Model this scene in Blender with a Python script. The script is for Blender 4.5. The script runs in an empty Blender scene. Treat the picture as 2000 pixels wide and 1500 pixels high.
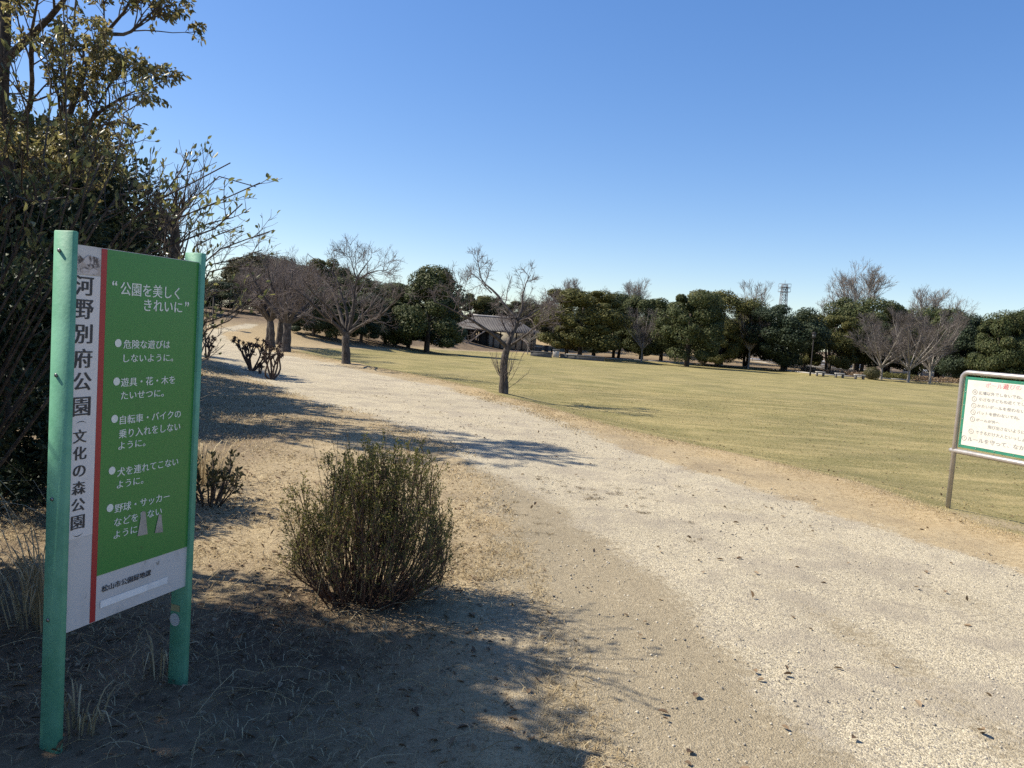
import bpy, math
import numpy as np
from mathutils import Matrix, Vector

R = math.radians
SC = bpy.context.scene
COL = SC.collection

# ------------------------------------------------------------------ camera
EYE = np.array([0.0, 0.0, 1.6])
PITCH, ROLL, FPX = 4.1, 4.1, 1500.0
cam_data = bpy.data.cameras.new('camera')
cam_data.sensor_width = 36.0
cam_data.lens = 36.0 * FPX / 2000.0
cam_data.clip_start = 0.05
cam_data.clip_end = 6000
cam = bpy.data.objects.new('camera', cam_data)
COL.objects.link(cam)
CAMROT = Matrix.Rotation(R(90 - PITCH), 3, 'X') @ Matrix.Rotation(R(ROLL), 3, 'Z')
cam.matrix_world = Matrix.Translation(Vector(EYE)) @ CAMROT.to_4x4()
SC.camera = cam
CR = np.array(CAMROT)

# ------------------------------------------------------------------ light
SUN_EL, SUN_AZ = 45.5, 79.0           # azimuth: degrees left of +Y
to_sun = np.array([-math.sin(R(SUN_AZ)) * math.cos(R(SUN_EL)),
                   math.cos(R(SUN_AZ)) * math.cos(R(SUN_EL)), math.sin(R(SUN_EL))])
sd = bpy.data.lights.new('sun', 'SUN')
sd.energy = 4.6
sd.angle = R(0.53)
sd.color = (1.0, 0.925, 0.79)
sun = bpy.data.objects.new('sun', sd)
COL.objects.link(sun)
sun.rotation_euler = Vector(-to_sun).to_track_quat('-Z', 'Y').to_euler()

W = bpy.data.worlds.new('World')
SC.world = W
W.use_nodes = True
wn = W.node_tree
bg = wn.nodes['Background']
sky = wn.nodes.new('ShaderNodeTexSky')
sky.sky_type = 'NISHITA'
sky.sun_disc = False
sky.sun_elevation = R(SUN_EL)
sky.sun_rotation = R(-SUN_AZ)
sky.altitude = 50
sky.air_density = 0.9
sky.dust_density = 0.4
sky.ozone_density = 2.5
hs = wn.nodes.new('ShaderNodeHueSaturation')
hs.inputs['Saturation'].default_value = 1.48
hs.inputs['Hue'].default_value = 0.512
gm = wn.nodes.new('ShaderNodeGamma')
gm.inputs['Gamma'].default_value = 0.72
wn.links.new(sky.outputs[0], gm.inputs['Color'])
wn.links.new(gm.outputs[0], hs.inputs['Color'])
wn.links.new(hs.outputs[0], bg.inputs[0])
bg.inputs[1].default_value = 0.15

SC.view_settings.view_transform = 'Standard'
SC.view_settings.look = 'None'
SC.view_settings.exposure = 0.86
SC.view_settings.gamma = 1.0
SC.cycles.use_denoising = False
SC.cycles.max_bounces = 6
SC.cycles.diffuse_bounces = 3
SC.cycles.glossy_bounces = 2
SC.cycles.transmission_bounces = 4
SC.cycles.transparent_max_bounces = 4
SC.cycles.sample_clamp_indirect = 8

rng = np.random.default_rng(7)


# ------------------------------------------------------------------ numeric helpers
def ray(u, v):
    d = np.array([(u - 1000.0) / FPX, -(v - 750.0) / FPX, -1.0])
    d = CR @ d
    return d / d[1]                      # per metre of y


def at(u, v, y):
    return EYE + ray(u, v) * y


def sst(a, b, x):
    t = np.clip((x - a) / (b - a), 0, 1)
    return t * t * (3 - 2 * t)


def hash2(ix, iy, seed):
    h = (ix.astype(np.int64) * 374761393 + iy.astype(np.int64) * 668265263 + seed * 974634777) & 0x7fffffff
    h = ((h ^ (h >> 13)) * 1274126177) & 0x7fffffff
    h = h ^ (h >> 16)
    return (h & 0xffff) / 65535.0


def vnoise(x, y, seed=0):
    ix = np.floor(x); iy = np.floor(y)
    fx = x - ix; fy = y - iy
    fx = fx * fx * (3 - 2 * fx); fy = fy * fy * (3 - 2 * fy)
    a = hash2(ix, iy, seed); b = hash2(ix + 1, iy, seed)
    c = hash2(ix, iy + 1, seed); d = hash2(ix + 1, iy + 1, seed)
    return (a * (1 - fx) + b * fx) * (1 - fy) + (c * (1 - fx) + d * fx) * fy - 0.5


def fbm(x, y, seed=0, octs=4):
    s = 0; a = 1.0
    for k in range(octs):
        s = s + a * vnoise(x * 2 ** k + 17.3 * k, y * 2 ** k - 9.1 * k, seed + k)
        a *= 0.5
    return s


def H0(x, y):
    x = np.asarray(x, float); y = np.asarray(y, float)
    yy = np.minimum(y, 110)
    h = -0.012 * 4 * np.logaddexp(0, (yy - 12) / 4)
    d = (x + 11) * -0.973 + (y - 38) * 0.233
    gate = sst(40, 60, y)
    h = h + gate * (1.3 * sst(1.5, 11, d) + 1.4 * sst(9, 34, d))
    h = h + 3.4 * sst(96, 135, y) * np.exp(-((x - 13) / 20.0) ** 2)
    h = h + 0.5 * sst(-5.5, -11, x) * sst(30, 18, y)
    return h


def gnd(u, v, dz=0.0, hf=None):
    hf = hf or H0
    d = ray(u, v)
    ys = np.concatenate([np.linspace(1.2, 40, 900), np.linspace(40, 220, 1800)])
    g = EYE[2] + d[2] * ys - (hf(d[0] * ys, ys) + dz)
    k = np.argmax(g < 0)
    if g[k] >= 0:
        k = len(ys) - 1
    y = ys[k - 1] + (ys[k] - ys[k - 1]) * g[k - 1] / (g[k - 1] - g[k] + 1e-12)
    return np.array([d[0] * y, y, EYE[2] + d[2] * y])


def spline(pts, n):
    """Catmull-Rom through pts, resampled to n points evenly by chord length"""
    P = np.asarray(pts, float)
    P = np.vstack([2 * P[0] - P[1], P, 2 * P[-1] - P[-2]])
    out = []
    for i in range(1, len(P) - 2):
        t = np.linspace(0, 1, 12, endpoint=False)[:, None]
        p0, p1, p2, p3 = P[i - 1], P[i], P[i + 1], P[i + 2]
        out.append(0.5 * (2 * p1 + (p2 - p0) * t + (2 * p0 - 5 * p1 + 4 * p2 - p3) * t ** 2 + (3 * p1 - p0 - 3 * p2 + p3) * t ** 3))
    out.append(P[-2][None])
    Q = np.vstack(out)
    s = np.concatenate([[0], np.cumsum(np.linalg.norm(np.diff(Q, axis=0), axis=1))])
    tt = np.linspace(0, s[-1], n)
    return np.stack([np.interp(tt, s, Q[:, k]) for k in range(Q.shape[1])], 1)


def poly_sdf(poly, x, y):
    """positive inside"""
    P = np.asarray(poly, float)
    x = np.asarray(x, float).ravel(); y = np.asarray(y, float).ravel()
    best = np.full(x.shape, 1e9); ins = np.zeros(x.shape, bool)
    n = len(P)
    for i in range(n):
        ax, ay = P[i]; bx, by = P[(i + 1) % n]
        dx, dy = bx - ax, by - ay
        t = np.clip(((x - ax) * dx + (y - ay) * dy) / (dx * dx + dy * dy + 1e-12), 0, 1)
        best = np.minimum(best, (x - ax - t * dx) ** 2 + (y - ay - t * dy) ** 2)
        c = ((ay > y) != (by > y))
        with np.errstate(divide='ignore', invalid='ignore'):
            xi = (bx - ax) * (y - ay) / (by - ay) + ax
        ins ^= c & (x < xi)
    return np.sqrt(best) * np.where(ins, 1, -1)


# ------------------------------------------------------------------ regions on the ground
def g2(u, v, dz=0.0):
    return gnd(u, v, dz)[:2]


EDGE_PX = [(1999, 1052), (1850, 1003), (1650, 938), (1400, 880), (1200, 835), (1040, 789), (960, 771), (880, 747), (700, 712), (640, 700), (575, 686)]
EDGE = np.array([(16, -3), (9.6, 2.0), (6.7, 5.0)] + [tuple(g2(*p)) for p in EDGE_PX])
EDGE = spline(EDGE, 90)
BACK_PX = [(640, 687), (760, 688), (860, 687), (1000, 693), (1100, 700), (1255, 708), (1400, 717), (1500, 724), (1600, 735), (1700, 742), (1800, 748), (1880, 752), (2000, 757), (2200, 768)]
BACK = spline([tuple(EDGE[-1])] + [tuple(g2(u, v, -0.2)) for u, v in BACK_PX], 70)
LAWN = np.vstack([EDGE, BACK, [(80, 40), (80, -10)]])
PL_PX = [(470, 634), (430, 641), (400, 647), (385, 662), (378, 688), (392, 703), (470, 728), (560, 768), (740, 820), (860, 862), (925, 930), (950, 1010), (985, 1150), (1050, 1350), (1100, 1490)]
PR_PX = [(1999, 1125), (1800, 1052), (1500, 960), (1300, 902), (1050, 808), (880, 759), (700, 721), (600, 702), (540, 690), (480, 676), (438, 662), (440, 650), (470, 643), (495, 639), (500, 632)]
PLEFT = [tuple(g2(*p)) for p in PL_PX] + [(0.35, 1.6), (0.6, -2), (3, -8)]
PRIGHT = [(15, -6), (9.0, 1.0), (6.2, 4.4)] + [tuple(g2(*p)) for p in PR_PX]
PATHP = np.array(PLEFT + PRIGHT)


def H(x, y):
    x = np.asarray(x, float); y = np.asarray(y, float)
    sh = x.shape
    s = poly_sdf(LAWN, x, y).reshape(sh)
    h = H0(x, y)
    near = sst(70, 40, y)
    drop = 0.18 * sst(-0.1, 2.0, s)
    lip = (0.03 + 0.03 * fbm(x * 2.2, y * 2.2, 55)) * np.exp(-((s + 0.25) / 0.3) ** 2) * near
    return h - drop + lip


# ------------------------------------------------------------------ mesh helpers
def mesh_np(name, verts, faces, mat=None, smooth=False, attrs=None):
    """verts Nx3, faces: list of int arrays (M,k)"""
    me = bpy.data.meshes.new(name)
    verts = np.asarray(verts, np.float32)
    faces = [np.asarray(f, np.int32) for f in faces if len(f)]
    me.vertices.add(len(verts)); me.vertices.foreach_set('co', verts.ravel())
    nl = sum(f.size for f in faces); nf = sum(len(f) for f in faces)
    me.loops.add(nl); me.polygons.add(nf)
    me.loops.foreach_set('vertex_index', np.concatenate([f.ravel() for f in faces]))
    tot = np.concatenate([np.full(len(f), f.shape[1], np.int32) for f in faces])
    start = np.concatenate([[0], np.cumsum(tot)[:-1]]).astype(np.int32)
    me.polygons.foreach_set('loop_start', start)
    me.polygons.foreach_set('loop_total', tot)
    if smooth:
        me.polygons.foreach_set('use_smooth', np.ones(nf, bool))
    if attrs:
        for k, a in attrs.items():
            at_ = me.attributes.new(k, 'FLOAT', 'POINT')
            at_.data.foreach_set('value', np.asarray(a, np.float32))
    me.update(calc_edges=True)
    if mat:
        me.materials.append(mat)
    return me


def link(name, me, parent=None, loc=None):
    o = bpy.data.objects.new(name, me)
    COL.objects.link(o)
    if parent is not None:
        o.parent = parent
    if loc is not None:
        o.location = loc
    return o


def tag(o, label=None, cat=None, group=None, kind=None):
    if label: o['label'] = label
    if cat: o['category'] = cat
    if group: o['group'] = group
    if kind: o['kind'] = kind
    return o


def thing(name, label, cat, loc=(0, 0, 0), rz=0.0, group=None):
    o = bpy.data.objects.new(name, None)
    o.empty_display_size = 0.2
    COL.objects.link(o)
    o.location = loc
    o.rotation_euler = (0, 0, rz)
    return tag(o, label, cat, group)


class MB:
    """collects shapes into one mesh"""
    def __init__(self):
        self.v = []; self.f = {3: [], 4: []}; self.n = 0; self.poly = []

    def add(self, v, *fs):
        v = np.asarray(v, float)
        for f in fs:
            f = np.asarray(f, int)
            if len(f): self.f.setdefault(f.shape[1], []).append(f + self.n)
        self.v.append(v); self.n += len(v)
        return self

    def box(self, c, s, rz=0.0, bev=0.0):
        c = np.asarray(c, float); s = np.asarray(s, float) / 2
        if bev <= 0:
            q = np.array([(x, y, z) for z in (-1, 1) for x, y in ((-1, -1), (1, -1), (1, 1), (-1, 1))]) * s
            f = [(3, 2, 1, 0), (4, 5, 6, 7), (0, 1, 5, 4), (1, 2, 6, 5), (2, 3, 7, 6), (3, 0, 4, 7)]
            tri = []
        else:
            b = min(bev, s.min() * 0.9)
            ring = []
            x, y = s[0], s[1]
            def r8(ix, iy):
                return [(-x + ix + b, -y + iy), (x - ix - b, -y + iy), (x - ix, -y + iy + b), (x - ix, y - iy - b), (x - ix - b, y - iy), (-x + ix + b, y - iy), (-x + ix, y - iy - b), (-x + ix, -y + iy + b)]
            L = [(b, -s[2]), (0, -s[2] + b), (0, s[2] - b), (b, s[2])]
            q = []
            for i, z in L:
                q += [(px, py, z) for px, py in r8(i, i)]
            q = np.array(q)
            f = []
            for k in range(3):
                for i in range(8):
                    j = (i + 1) % 8
                    f.append((k * 8 + i, k * 8 + j, k * 8 + 8 + j, k * 8 + 8 + i))
            f += [(24, 25, 30, 31), (25, 26, 29, 30), (26, 27, 28, 29), (7, 6, 1, 0), (6, 5, 2, 1), (5, 4, 3, 2)]
            tri = []
        if rz:
            cs, sn = math.cos(rz), math.sin(rz)
            q = np.stack([q[:, 0] * cs - q[:, 1] * sn, q[:, 0] * sn + q[:, 1] * cs, q[:, 2]], 1)
        return self.add(q + c, f)

    def quad(self, a, b, c, d):
        return self.add([a, b, c, d], [(0, 1, 2, 3)])

    def prism(self, pts, h0, h1):
        """pts: list of (x,y) convex or not (ngon caps)"""
        n = len(pts)
        v = [(x, y, h0) for x, y in pts] + [(x, y, h1) for x, y in pts]
        f = [(i, (i + 1) % n, n + (i + 1) % n, n + i) for i in range(n)]
        self.add(v, f)
        base = self.n - 2 * n
        self.f.setdefault(n, []).append(np.array([[base + n + i for i in range(n)], [base + n - 1 - i for i in range(n)]]))
        return self

    def tube(self, pts, rad, sides=10, cap=True):
        P = np.asarray(pts, float)[None]
        r = np.full(P.shape[1], rad, float) if np.isscalar(rad) else np.asarray(rad, float)
        v, f = tubes(P, r[None], sides)
        self.add(v, f)
        if cap:
            n = len(v); b = self.n - n
            self.f.setdefault(sides, []).append(np.array([[b + sides - 1 - i for i in range(sides)], [b + n - sides + i for i in range(sides)]]))
        return self

    def mesh(self, name, mat=None, smooth=False):
        fs = [np.vstack(a) for k, a in self.f.items() if a]
        return mesh_np(name, np.vstack(self.v), fs, mat, smooth)

    def build(self, name, mat=None, parent=None, smooth=False):
        return link(name, self.mesh(name, mat, smooth), parent)


def norm(a):
    return a / (np.linalg.norm(a, axis=-1, keepdims=True) + 1e-12)


def tubes(P, Rr, sides):
    """P (K,n,3), Rr (K,n) -> verts, quads"""
    K, n, _ = P.shape
    T = np.gradient(P, axis=1)
    T = norm(T)
    chord = norm(P[:, -1] - P[:, 0])
    ref = np.where(np.abs(chord[:, 2:3]) > 0.8, np.array([[1.0, 0.13, 0]]), np.array([[0, 0.1, 1.0]]))
    A = norm(np.cross(T, ref[:, None, :]))
    B = np.cross(T, A)
    ang = np.arange(sides) * 2 * np.pi / sides
    ring = A[:, :, None, :] * np.cos(ang)[None, None, :, None] + B[:, :, None, :] * np.sin(ang)[None, None, :, None]
    V = P[:, :, None, :] + ring * Rr[:, :, None, None]
    idx = np.arange(K * n * sides).reshape(K, n, sides)
    a = idx[:, :-1]; b = idx[:, 1:]
    F = np.stack([a, np.roll(a, -1, 2), np.roll(b, -1, 2), b], -1).reshape(-1, 4)
    return V.reshape(-1, 3), F


def rand_dirs(k, g):
    v = g.normal(size=(k, 3))
    return norm(v)


def sprout(P, Rr, g, per, length, t0=0.25, ang=(35, 65), nseg=4, curv=0.25, up=0.15, rscale=0.55, rmin=0.003, tip=0.4, lenfall=0.55, away=None):
    """children of polylines P; returns (P', R') vectorised"""
    K, n, _ = P.shape
    cnt = per if not np.isscalar(per) else None
    if cnt is None:
        whole = int(per); frac = per - whole
        c = whole + (g.random(K) < frac).astype(int)
    else:
        c = np.asarray(cnt, int)
    par = np.repeat(np.arange(K), c)
    M = len(par)
    if M == 0:
        return np.zeros((0, nseg + 1, 3)), np.zeros((0, nseg + 1))
    t = t0 + (1 - t0) * g.random(M) ** 0.85
    x = t * (n - 1); i = np.minimum(x.astype(int), n - 2); fr = (x - i)[:, None]
    pos = P[par, i] * (1 - fr) + P[par, i + 1] * fr
    tang = norm(P[par, i + 1] - P[par, i])
    rad = Rr[par, i] * (1 - fr[:, 0]) + Rr[par, i + 1] * fr[:, 0]
    perp = norm(np.cross(tang, rand_dirs(M, g)))
    a = np.radians(ang[0] + (ang[1] - ang[0]) * g.random(M))[:, None]
    d = norm(tang * np.cos(a) + perp * np.sin(a) + np.array([0, 0, up]) * 0.6)
    L = length * (1 - lenfall * (t - t0) / (1 - t0 + 1e-9)) * (0.6 + 0.7 * g.random(M))
    out = np.zeros((M, nseg + 1, 3)); out[:, 0] = pos
    step = (L / nseg)[:, None]
    for s in range(nseg):
        d = norm(d + rand_dirs(M, g) * curv + np.array([0, 0, up]) * 0.5)
        out[:, s + 1] = out[:, s] + d * step
    r0 = np.maximum(rad * rscale, rmin)
    Ro = r0[:, None] * np.linspace(1, tip, nseg + 1)[None]
    Ro = np.maximum(Ro, rmin * 0.6)
    return out, Ro


def leaves(pos, dirs, L, Wd, g, fold=0.25, flat=None):
    """6-vertex folded leaves: pos (M,3) base, dirs axis (M,3), L lengths"""
    M = len(pos)
    d = norm(dirs)
    L = (np.full(M, L) if np.isscalar(L) else L)[:, None]
    Wd = (np.full(M, Wd) if np.isscalar(Wd) else Wd)[:, None]
    ref = rand_dirs(M, g) if flat is None else flat
    side = norm(np.cross(d, ref))
    nrm = np.cross(side, d)
    dn = nrm * fold * Wd
    base = pos; tip = pos + d * L - nrm * L * 0.1
    l1 = pos + d * L * 0.32 + side * Wd * 0.5 + dn
    l2 = pos + d * L * 0.70 + side * Wd * 0.42 + dn * 0.8
    r1 = pos + d * L * 0.32 - side * Wd * 0.5 + dn
    r2 = pos + d * L * 0.70 - side * Wd * 0.42 + dn * 0.8
    V = np.stack([base, l1, l2, tip, r2, r1], 1).reshape(-1, 3)
    b = (np.arange(M) * 6)[:, None]
    F = np.vstack([b + np.array([[0, 3, 2, 1]]), b + np.array([[0, 5, 4, 3]])])
    return V, F


def cards(pos, nrm_, size, g):
    """small folded rhombi facing nrm_ (leaf clumps of far trees)"""
    M = len(pos)
    n = norm(nrm_)
    a = norm(np.cross(n, rand_dirs(M, g))); b = np.cross(n, a)
    s = (np.full(M, size) if np.isscalar(size) else size)[:, None]
    w = 0.45 + 0.25 * g.random((M, 1))
    V = np.stack([pos - a * s * 0.5, pos + b * s * w * 0.5 - n * s * 0.12, pos + a * s * 0.5, pos - b * s * w * 0.5 - n * s * 0.12], 1).reshape(-1, 3)
    k = (np.arange(M) * 4)[:, None]
    return V, np.vstack([k + np.array([[0, 1, 2]]), k + np.array([[0, 2, 3]])])


# ------------------------------------------------------------------ materials
class NT:
    def __init__(self, name):
        self.m = bpy.data.materials.new(name)
        self.m.use_nodes = True
        self.t = self.m.node_tree
        self.b = self.t.nodes['Principled BSDF']
        self.out = self.t.nodes['Material Output']

    def n(self, typ, **kw):
        nd = self.t.nodes.new(typ)
        for k, v in kw.items():
            if hasattr(nd, k): setattr(nd, k, v)
            else: self.put(nd.inputs[k.replace('_', ' ')], v)
        return nd

    def put(self, sock, v):
        if isinstance(v, bpy.types.NodeSocket): self.t.links.new(v, sock)
        elif isinstance(v, (tuple, list)) and len(v) == 3 and sock.type == 'RGBA': sock.default_value = (*v, 1)
        else: sock.default_value = v

    def coord(self, kind='Object', scale=(1, 1, 1)):
        tc = self.n('ShaderNodeTexCoord')
        mp = self.n('ShaderNodeMapping')
        self.t.links.new(tc.outputs[kind], mp.inputs[0])
        mp.inputs['Scale'].default_value = scale
        return mp.outputs[0]

    def noise(self, vec, scale, detail=4, rough=0.6, dist=0.0):
        nd = self.n('ShaderNodeTexNoise')
        self.put(nd.inputs['Vector'], vec)
        nd.inputs['Scale'].default_value = scale
        nd.inputs['Detail'].default_value = detail
        nd.inputs['Roughness'].default_value = rough
        nd.inputs['Distortion'].default_value = dist
        return nd.outputs['Fac']

    def ramp(self, fac, lo, hi, a=0.0, b=1.0):
        nd = self.n('ShaderNodeMapRange')
        nd.interpolation_type = 'SMOOTHSTEP'
        self.put(nd.inputs[0], fac)
        nd.inputs[1].default_value = lo; nd.inputs[2].default_value = hi
        nd.inputs[3].default_value = a; nd.inputs[4].default_value = b
        return nd.outputs[0]

    def math(self, op, a, b=0.0):
        nd = self.n('ShaderNodeMath', operation=op)
        self.put(nd.inputs[0], a); self.put(nd.inputs[1], b)
        return nd.outputs[0]

    def mix(self, fac, a, b, blend='MIX'):
        nd = self.n('ShaderNodeMix', data_type='RGBA', blend_type=blend)
        self.put(nd.inputs[0], fac)
        self.put(nd.inputs[6], a); self.put(nd.inputs[7], b)
        return nd.outputs[2]

    def attr(self, name):
        nd = self.n('ShaderNodeAttribute'); nd.attribute_name = name
        return nd.outputs['Fac']

    def island(self):
        return self.n('ShaderNodeNewGeometry').outputs['Random Per Island']

    def bump(self, h, strength=0.5, dist=0.02):
        nd = self.n('ShaderNodeBump')
        nd.inputs['Strength'].default_value = strength
        nd.inputs['Distance'].default_value = dist
        self.put(nd.inputs['Height'], h)
        self.t.links.new(nd.outputs[0], self.b.inputs['Normal'])

    def col(self, c): self.put(self.b.inputs['Base Color'], c)
    def rough(self, r): self.put(self.b.inputs['Roughness'], r)
    def spec(self, r): self.b.inputs['Specular IOR Level'].default_value = r


def paint_mat(name, c, c2=None, rough=0.5, scale=12, spec=0.4, metal=0.0, bump=0.1):
    k = NT(name)
    v = k.coord()
    c2 = c2 or tuple(x * 0.8 for x in c)
    f = k.ramp(k.noise(v, scale, 6, 0.65), 0.35, 0.7)
    k.col(k.mix(f, c, c2)); k.rough(rough); k.spec(spec)
    k.b.inputs['Metallic'].default_value = metal
    if bump: k.bump(k.noise(v, scale * 8, 3), bump, 0.003)
    return k.m


def leaf_mat(name, cols, trans=0.25, rough=0.45, spec=0.4, tcol=None):
    k = NT(name)
    r = k.island()
    c = k.mix(k.ramp(r, 0.0, 0.6), cols[0], cols[1])
    c = k.mix(k.ramp(r, 0.7, 1.0), c, cols[2])
    k.col(c); k.rough(rough); k.spec(spec)
    tr = k.n('ShaderNodeBsdfTranslucent')
    if tcol: k.put(tr.inputs[0], tcol)
    else: k.t.links.new(c, tr.inputs[0])
    mx = k.n('ShaderNodeMixShader'); mx.inputs[0].default_value = trans
    k.t.links.new(k.b.outputs[0], mx.inputs[1]); k.t.links.new(tr.outputs[0], mx.inputs[2])
    k.t.links.new(mx.outputs[0], k.out.inputs[0])
    return k.m


def bark_mat(name, a, b, scale=6, stretch=(1, 1, 0.25), bump=0.6):
    k = NT(name)
    v = k.coord('Object', stretch)
    f = k.noise(v, scale * 4, 5, 0.7, 0.4)
    c = k.mix(k.ramp(f, 0.35, 0.65), a, b)
    f2 = k.noise(k.coord(), scale * 0.8, 3)
    c = k.mix(k.ramp(f2, 0.55, 0.7, 0, 0.6), c, tuple(min(1, x * 1.5 + 0.02) for x in b))
    k.col(c); k.rough(0.9); k.spec(0.15)
    k.bump(f, bump, 0.015)
    return k.m


def terrain_mat():
    k = NT('park_ground')
    v = k.coord('Object')
    big = k.noise(v, 0.22, 3); mid = k.noise(v, 1.3, 4, 0.65); fine = k.noise(v, 14, 4, 0.7)
    grain = k.noise(v, 90, 3, 0.8); grit = k.noise(v, 260, 2, 0.8)
    fleck = k.noise(v, 34, 3, 0.75)
    # dry grass
    dry = k.mix(k.ramp(fine, 0.3, 0.7), (0.255, 0.185, 0.10), (0.40, 0.31, 0.18))
    dry = k.mix(k.ramp(mid, 0.42, 0.68), dry, (0.20, 0.145, 0.085))
    dry = k.mix(k.ramp(grain, 0.3, 0.72, 0, 0.75), dry, (0.50, 0.41, 0.26))
    dry = k.mix(k.ramp(fleck, 0.45, 0.34, 0, 0.7), dry, (0.12, 0.085, 0.05))
    # dark leaf litter under far trees, also painted shade in the left foreground
    mould_shade = k.mix(k.ramp(mid, 0.35, 0.65), (0.085, 0.062, 0.042), (0.20, 0.145, 0.092))
    mould_shade = k.mix(k.ramp(fine, 0.5, 0.75, 0, 0.7), mould_shade, (0.30, 0.22, 0.13))
    c = k.mix(k.attr('w_mould_shade'), dry, mould_shade)
    # golden verge
    gold = k.mix(k.ramp(fine, 0.32, 0.68), (0.30, 0.22, 0.115), (0.48, 0.38, 0.225))
    gold = k.mix(k.ramp(grain, 0.35, 0.7, 0, 0.6), gold, (0.30, 0.20, 0.10))
    c = k.mix(k.attr('w_gold'), c, gold)
    # lawn, worn in streaks
    va = k.coord('Object', (0.30, 1.0, 1.0))
    st = k.noise(va, 1.7, 6, 0.72, 0.3)
    st2 = k.noise(va, 2.6, 4, 0.65)
    lawn = k.mix(k.ramp(st, 0.38, 0.62), (0.165, 0.148, 0.052), (0.40, 0.315, 0.145))
    lawn = k.mix(k.ramp(st2, 0.40, 0.66, 0, 0.6), lawn, (0.19, 0.165, 0.065))
    lawn = k.mix(k.ramp(fine, 0.35, 0.75, 0, 0.55), lawn, (0.36, 0.30, 0.14))
    lawn = k.mix(k.ramp(grain, 0.4, 0.7, 0, 0.45), lawn, (0.12, 0.12, 0.04))
    lawn = k.mix(k.ramp(k.noise(v, 0.35, 4, 0.6), 0.46, 0.62, 0, 0.6), lawn, (0.135, 0.128, 0.045))
    lawn = k.mix(k.ramp(fleck, 0.52, 0.66, 0, 0.7), lawn, (0.46, 0.37, 0.19))
    lawn = k.mix(k.ramp(fleck, 0.46, 0.34, 0, 0.65), lawn, (0.085, 0.085, 0.028))
    c = k.mix(k.attr('w_lawn'), c, lawn)
    # pale gravel and packed sand
    vo = k.n('ShaderNodeTexVoronoi'); k.put(vo.inputs['Vector'], v); vo.inputs['Scale'].default_value = 130
    stone = vo.outputs['Color']; vd = vo.outputs['Distance']
    sep = k.n('ShaderNodeSeparateColor'); k.t.links.new(stone, sep.inputs[0])
    g1 = k.mix(sep.outputs[0], (0.32, 0.27, 0.18), (0.62, 0.54, 0.385))
    g1 = k.mix(k.ramp(sep.outputs[1], 0.86, 0.93), g1, (0.17, 0.155, 0.14))
    g1 = k.mix(k.ramp(fleck, 0.44, 0.34, 0, 0.55), g1, (0.15, 0.125, 0.095))
    g1 = k.mix(k.ramp(mid, 0.46, 0.62, 0, 0.65), g1, (0.31, 0.265, 0.20))
    g1 = k.mix(k.ramp(fine, 0.52, 0.70, 0, 0.55), g1, (0.22, 0.19, 0.15))
    pale = k.ramp(k.math('ADD', k.attr('w_pale'), k.math('ADD', k.math('MULTIPLY', k.math('SUBTRACT', mid, 0.5), 1.0), k.math('ADD', k.math('MULTIPLY', k.math('SUBTRACT', fine, 0.5), 0.9), k.math('MULTIPLY', k.math('SUBTRACT', fleck, 0.5), 0.9)))), 0.3, 0.7)
    sand = k.mix(k.ramp(grain, 0.25, 0.75), (0.185, 0.150, 0.095), (0.40, 0.33, 0.22))
    sand = k.mix(k.ramp(fleck, 0.55, 0.68, 0, 0.5), sand, (0.50, 0.43, 0.30))
    sand = k.mix(k.ramp(fleck, 0.42, 0.34, 0, 0.5), sand, (0.13, 0.105, 0.07))
    sand = k.mix(k.ramp(grit, 0.60, 0.72), sand, (0.62, 0.55, 0.40))
    sand = k.mix(k.ramp(mid, 0.5, 0.7, 0, 0.5), sand, (0.22, 0.185, 0.125))
    grav = k.mix(pale, sand, g1)
    wg = k.ramp(k.math('ADD', k.attr('w_grav'), k.math('ADD', k.math('MULTIPLY', k.math('SUBTRACT', k.noise(v, 3.2, 5, 0.75), 0.5), 1.2), k.math('MULTIPLY', k.math('SUBTRACT', fleck, 0.5), 0.9))), 0.35, 0.65)
    c = k.mix(wg, c, grav)
    c = k.mix(k.ramp(big, 0.35, 0.7, 0, 0.18), c, (0.12, 0.10, 0.07))
    k.col(c); k.rough(0.95); k.spec(0.12)
    hgt = k.math('ADD', k.math('MULTIPLY', grain, 0.5), k.math('ADD', fine, k.math('MULTIPLY', vd, -0.35)))
    k.bump(hgt, 0.55, 0.03)
    return k.m


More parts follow.
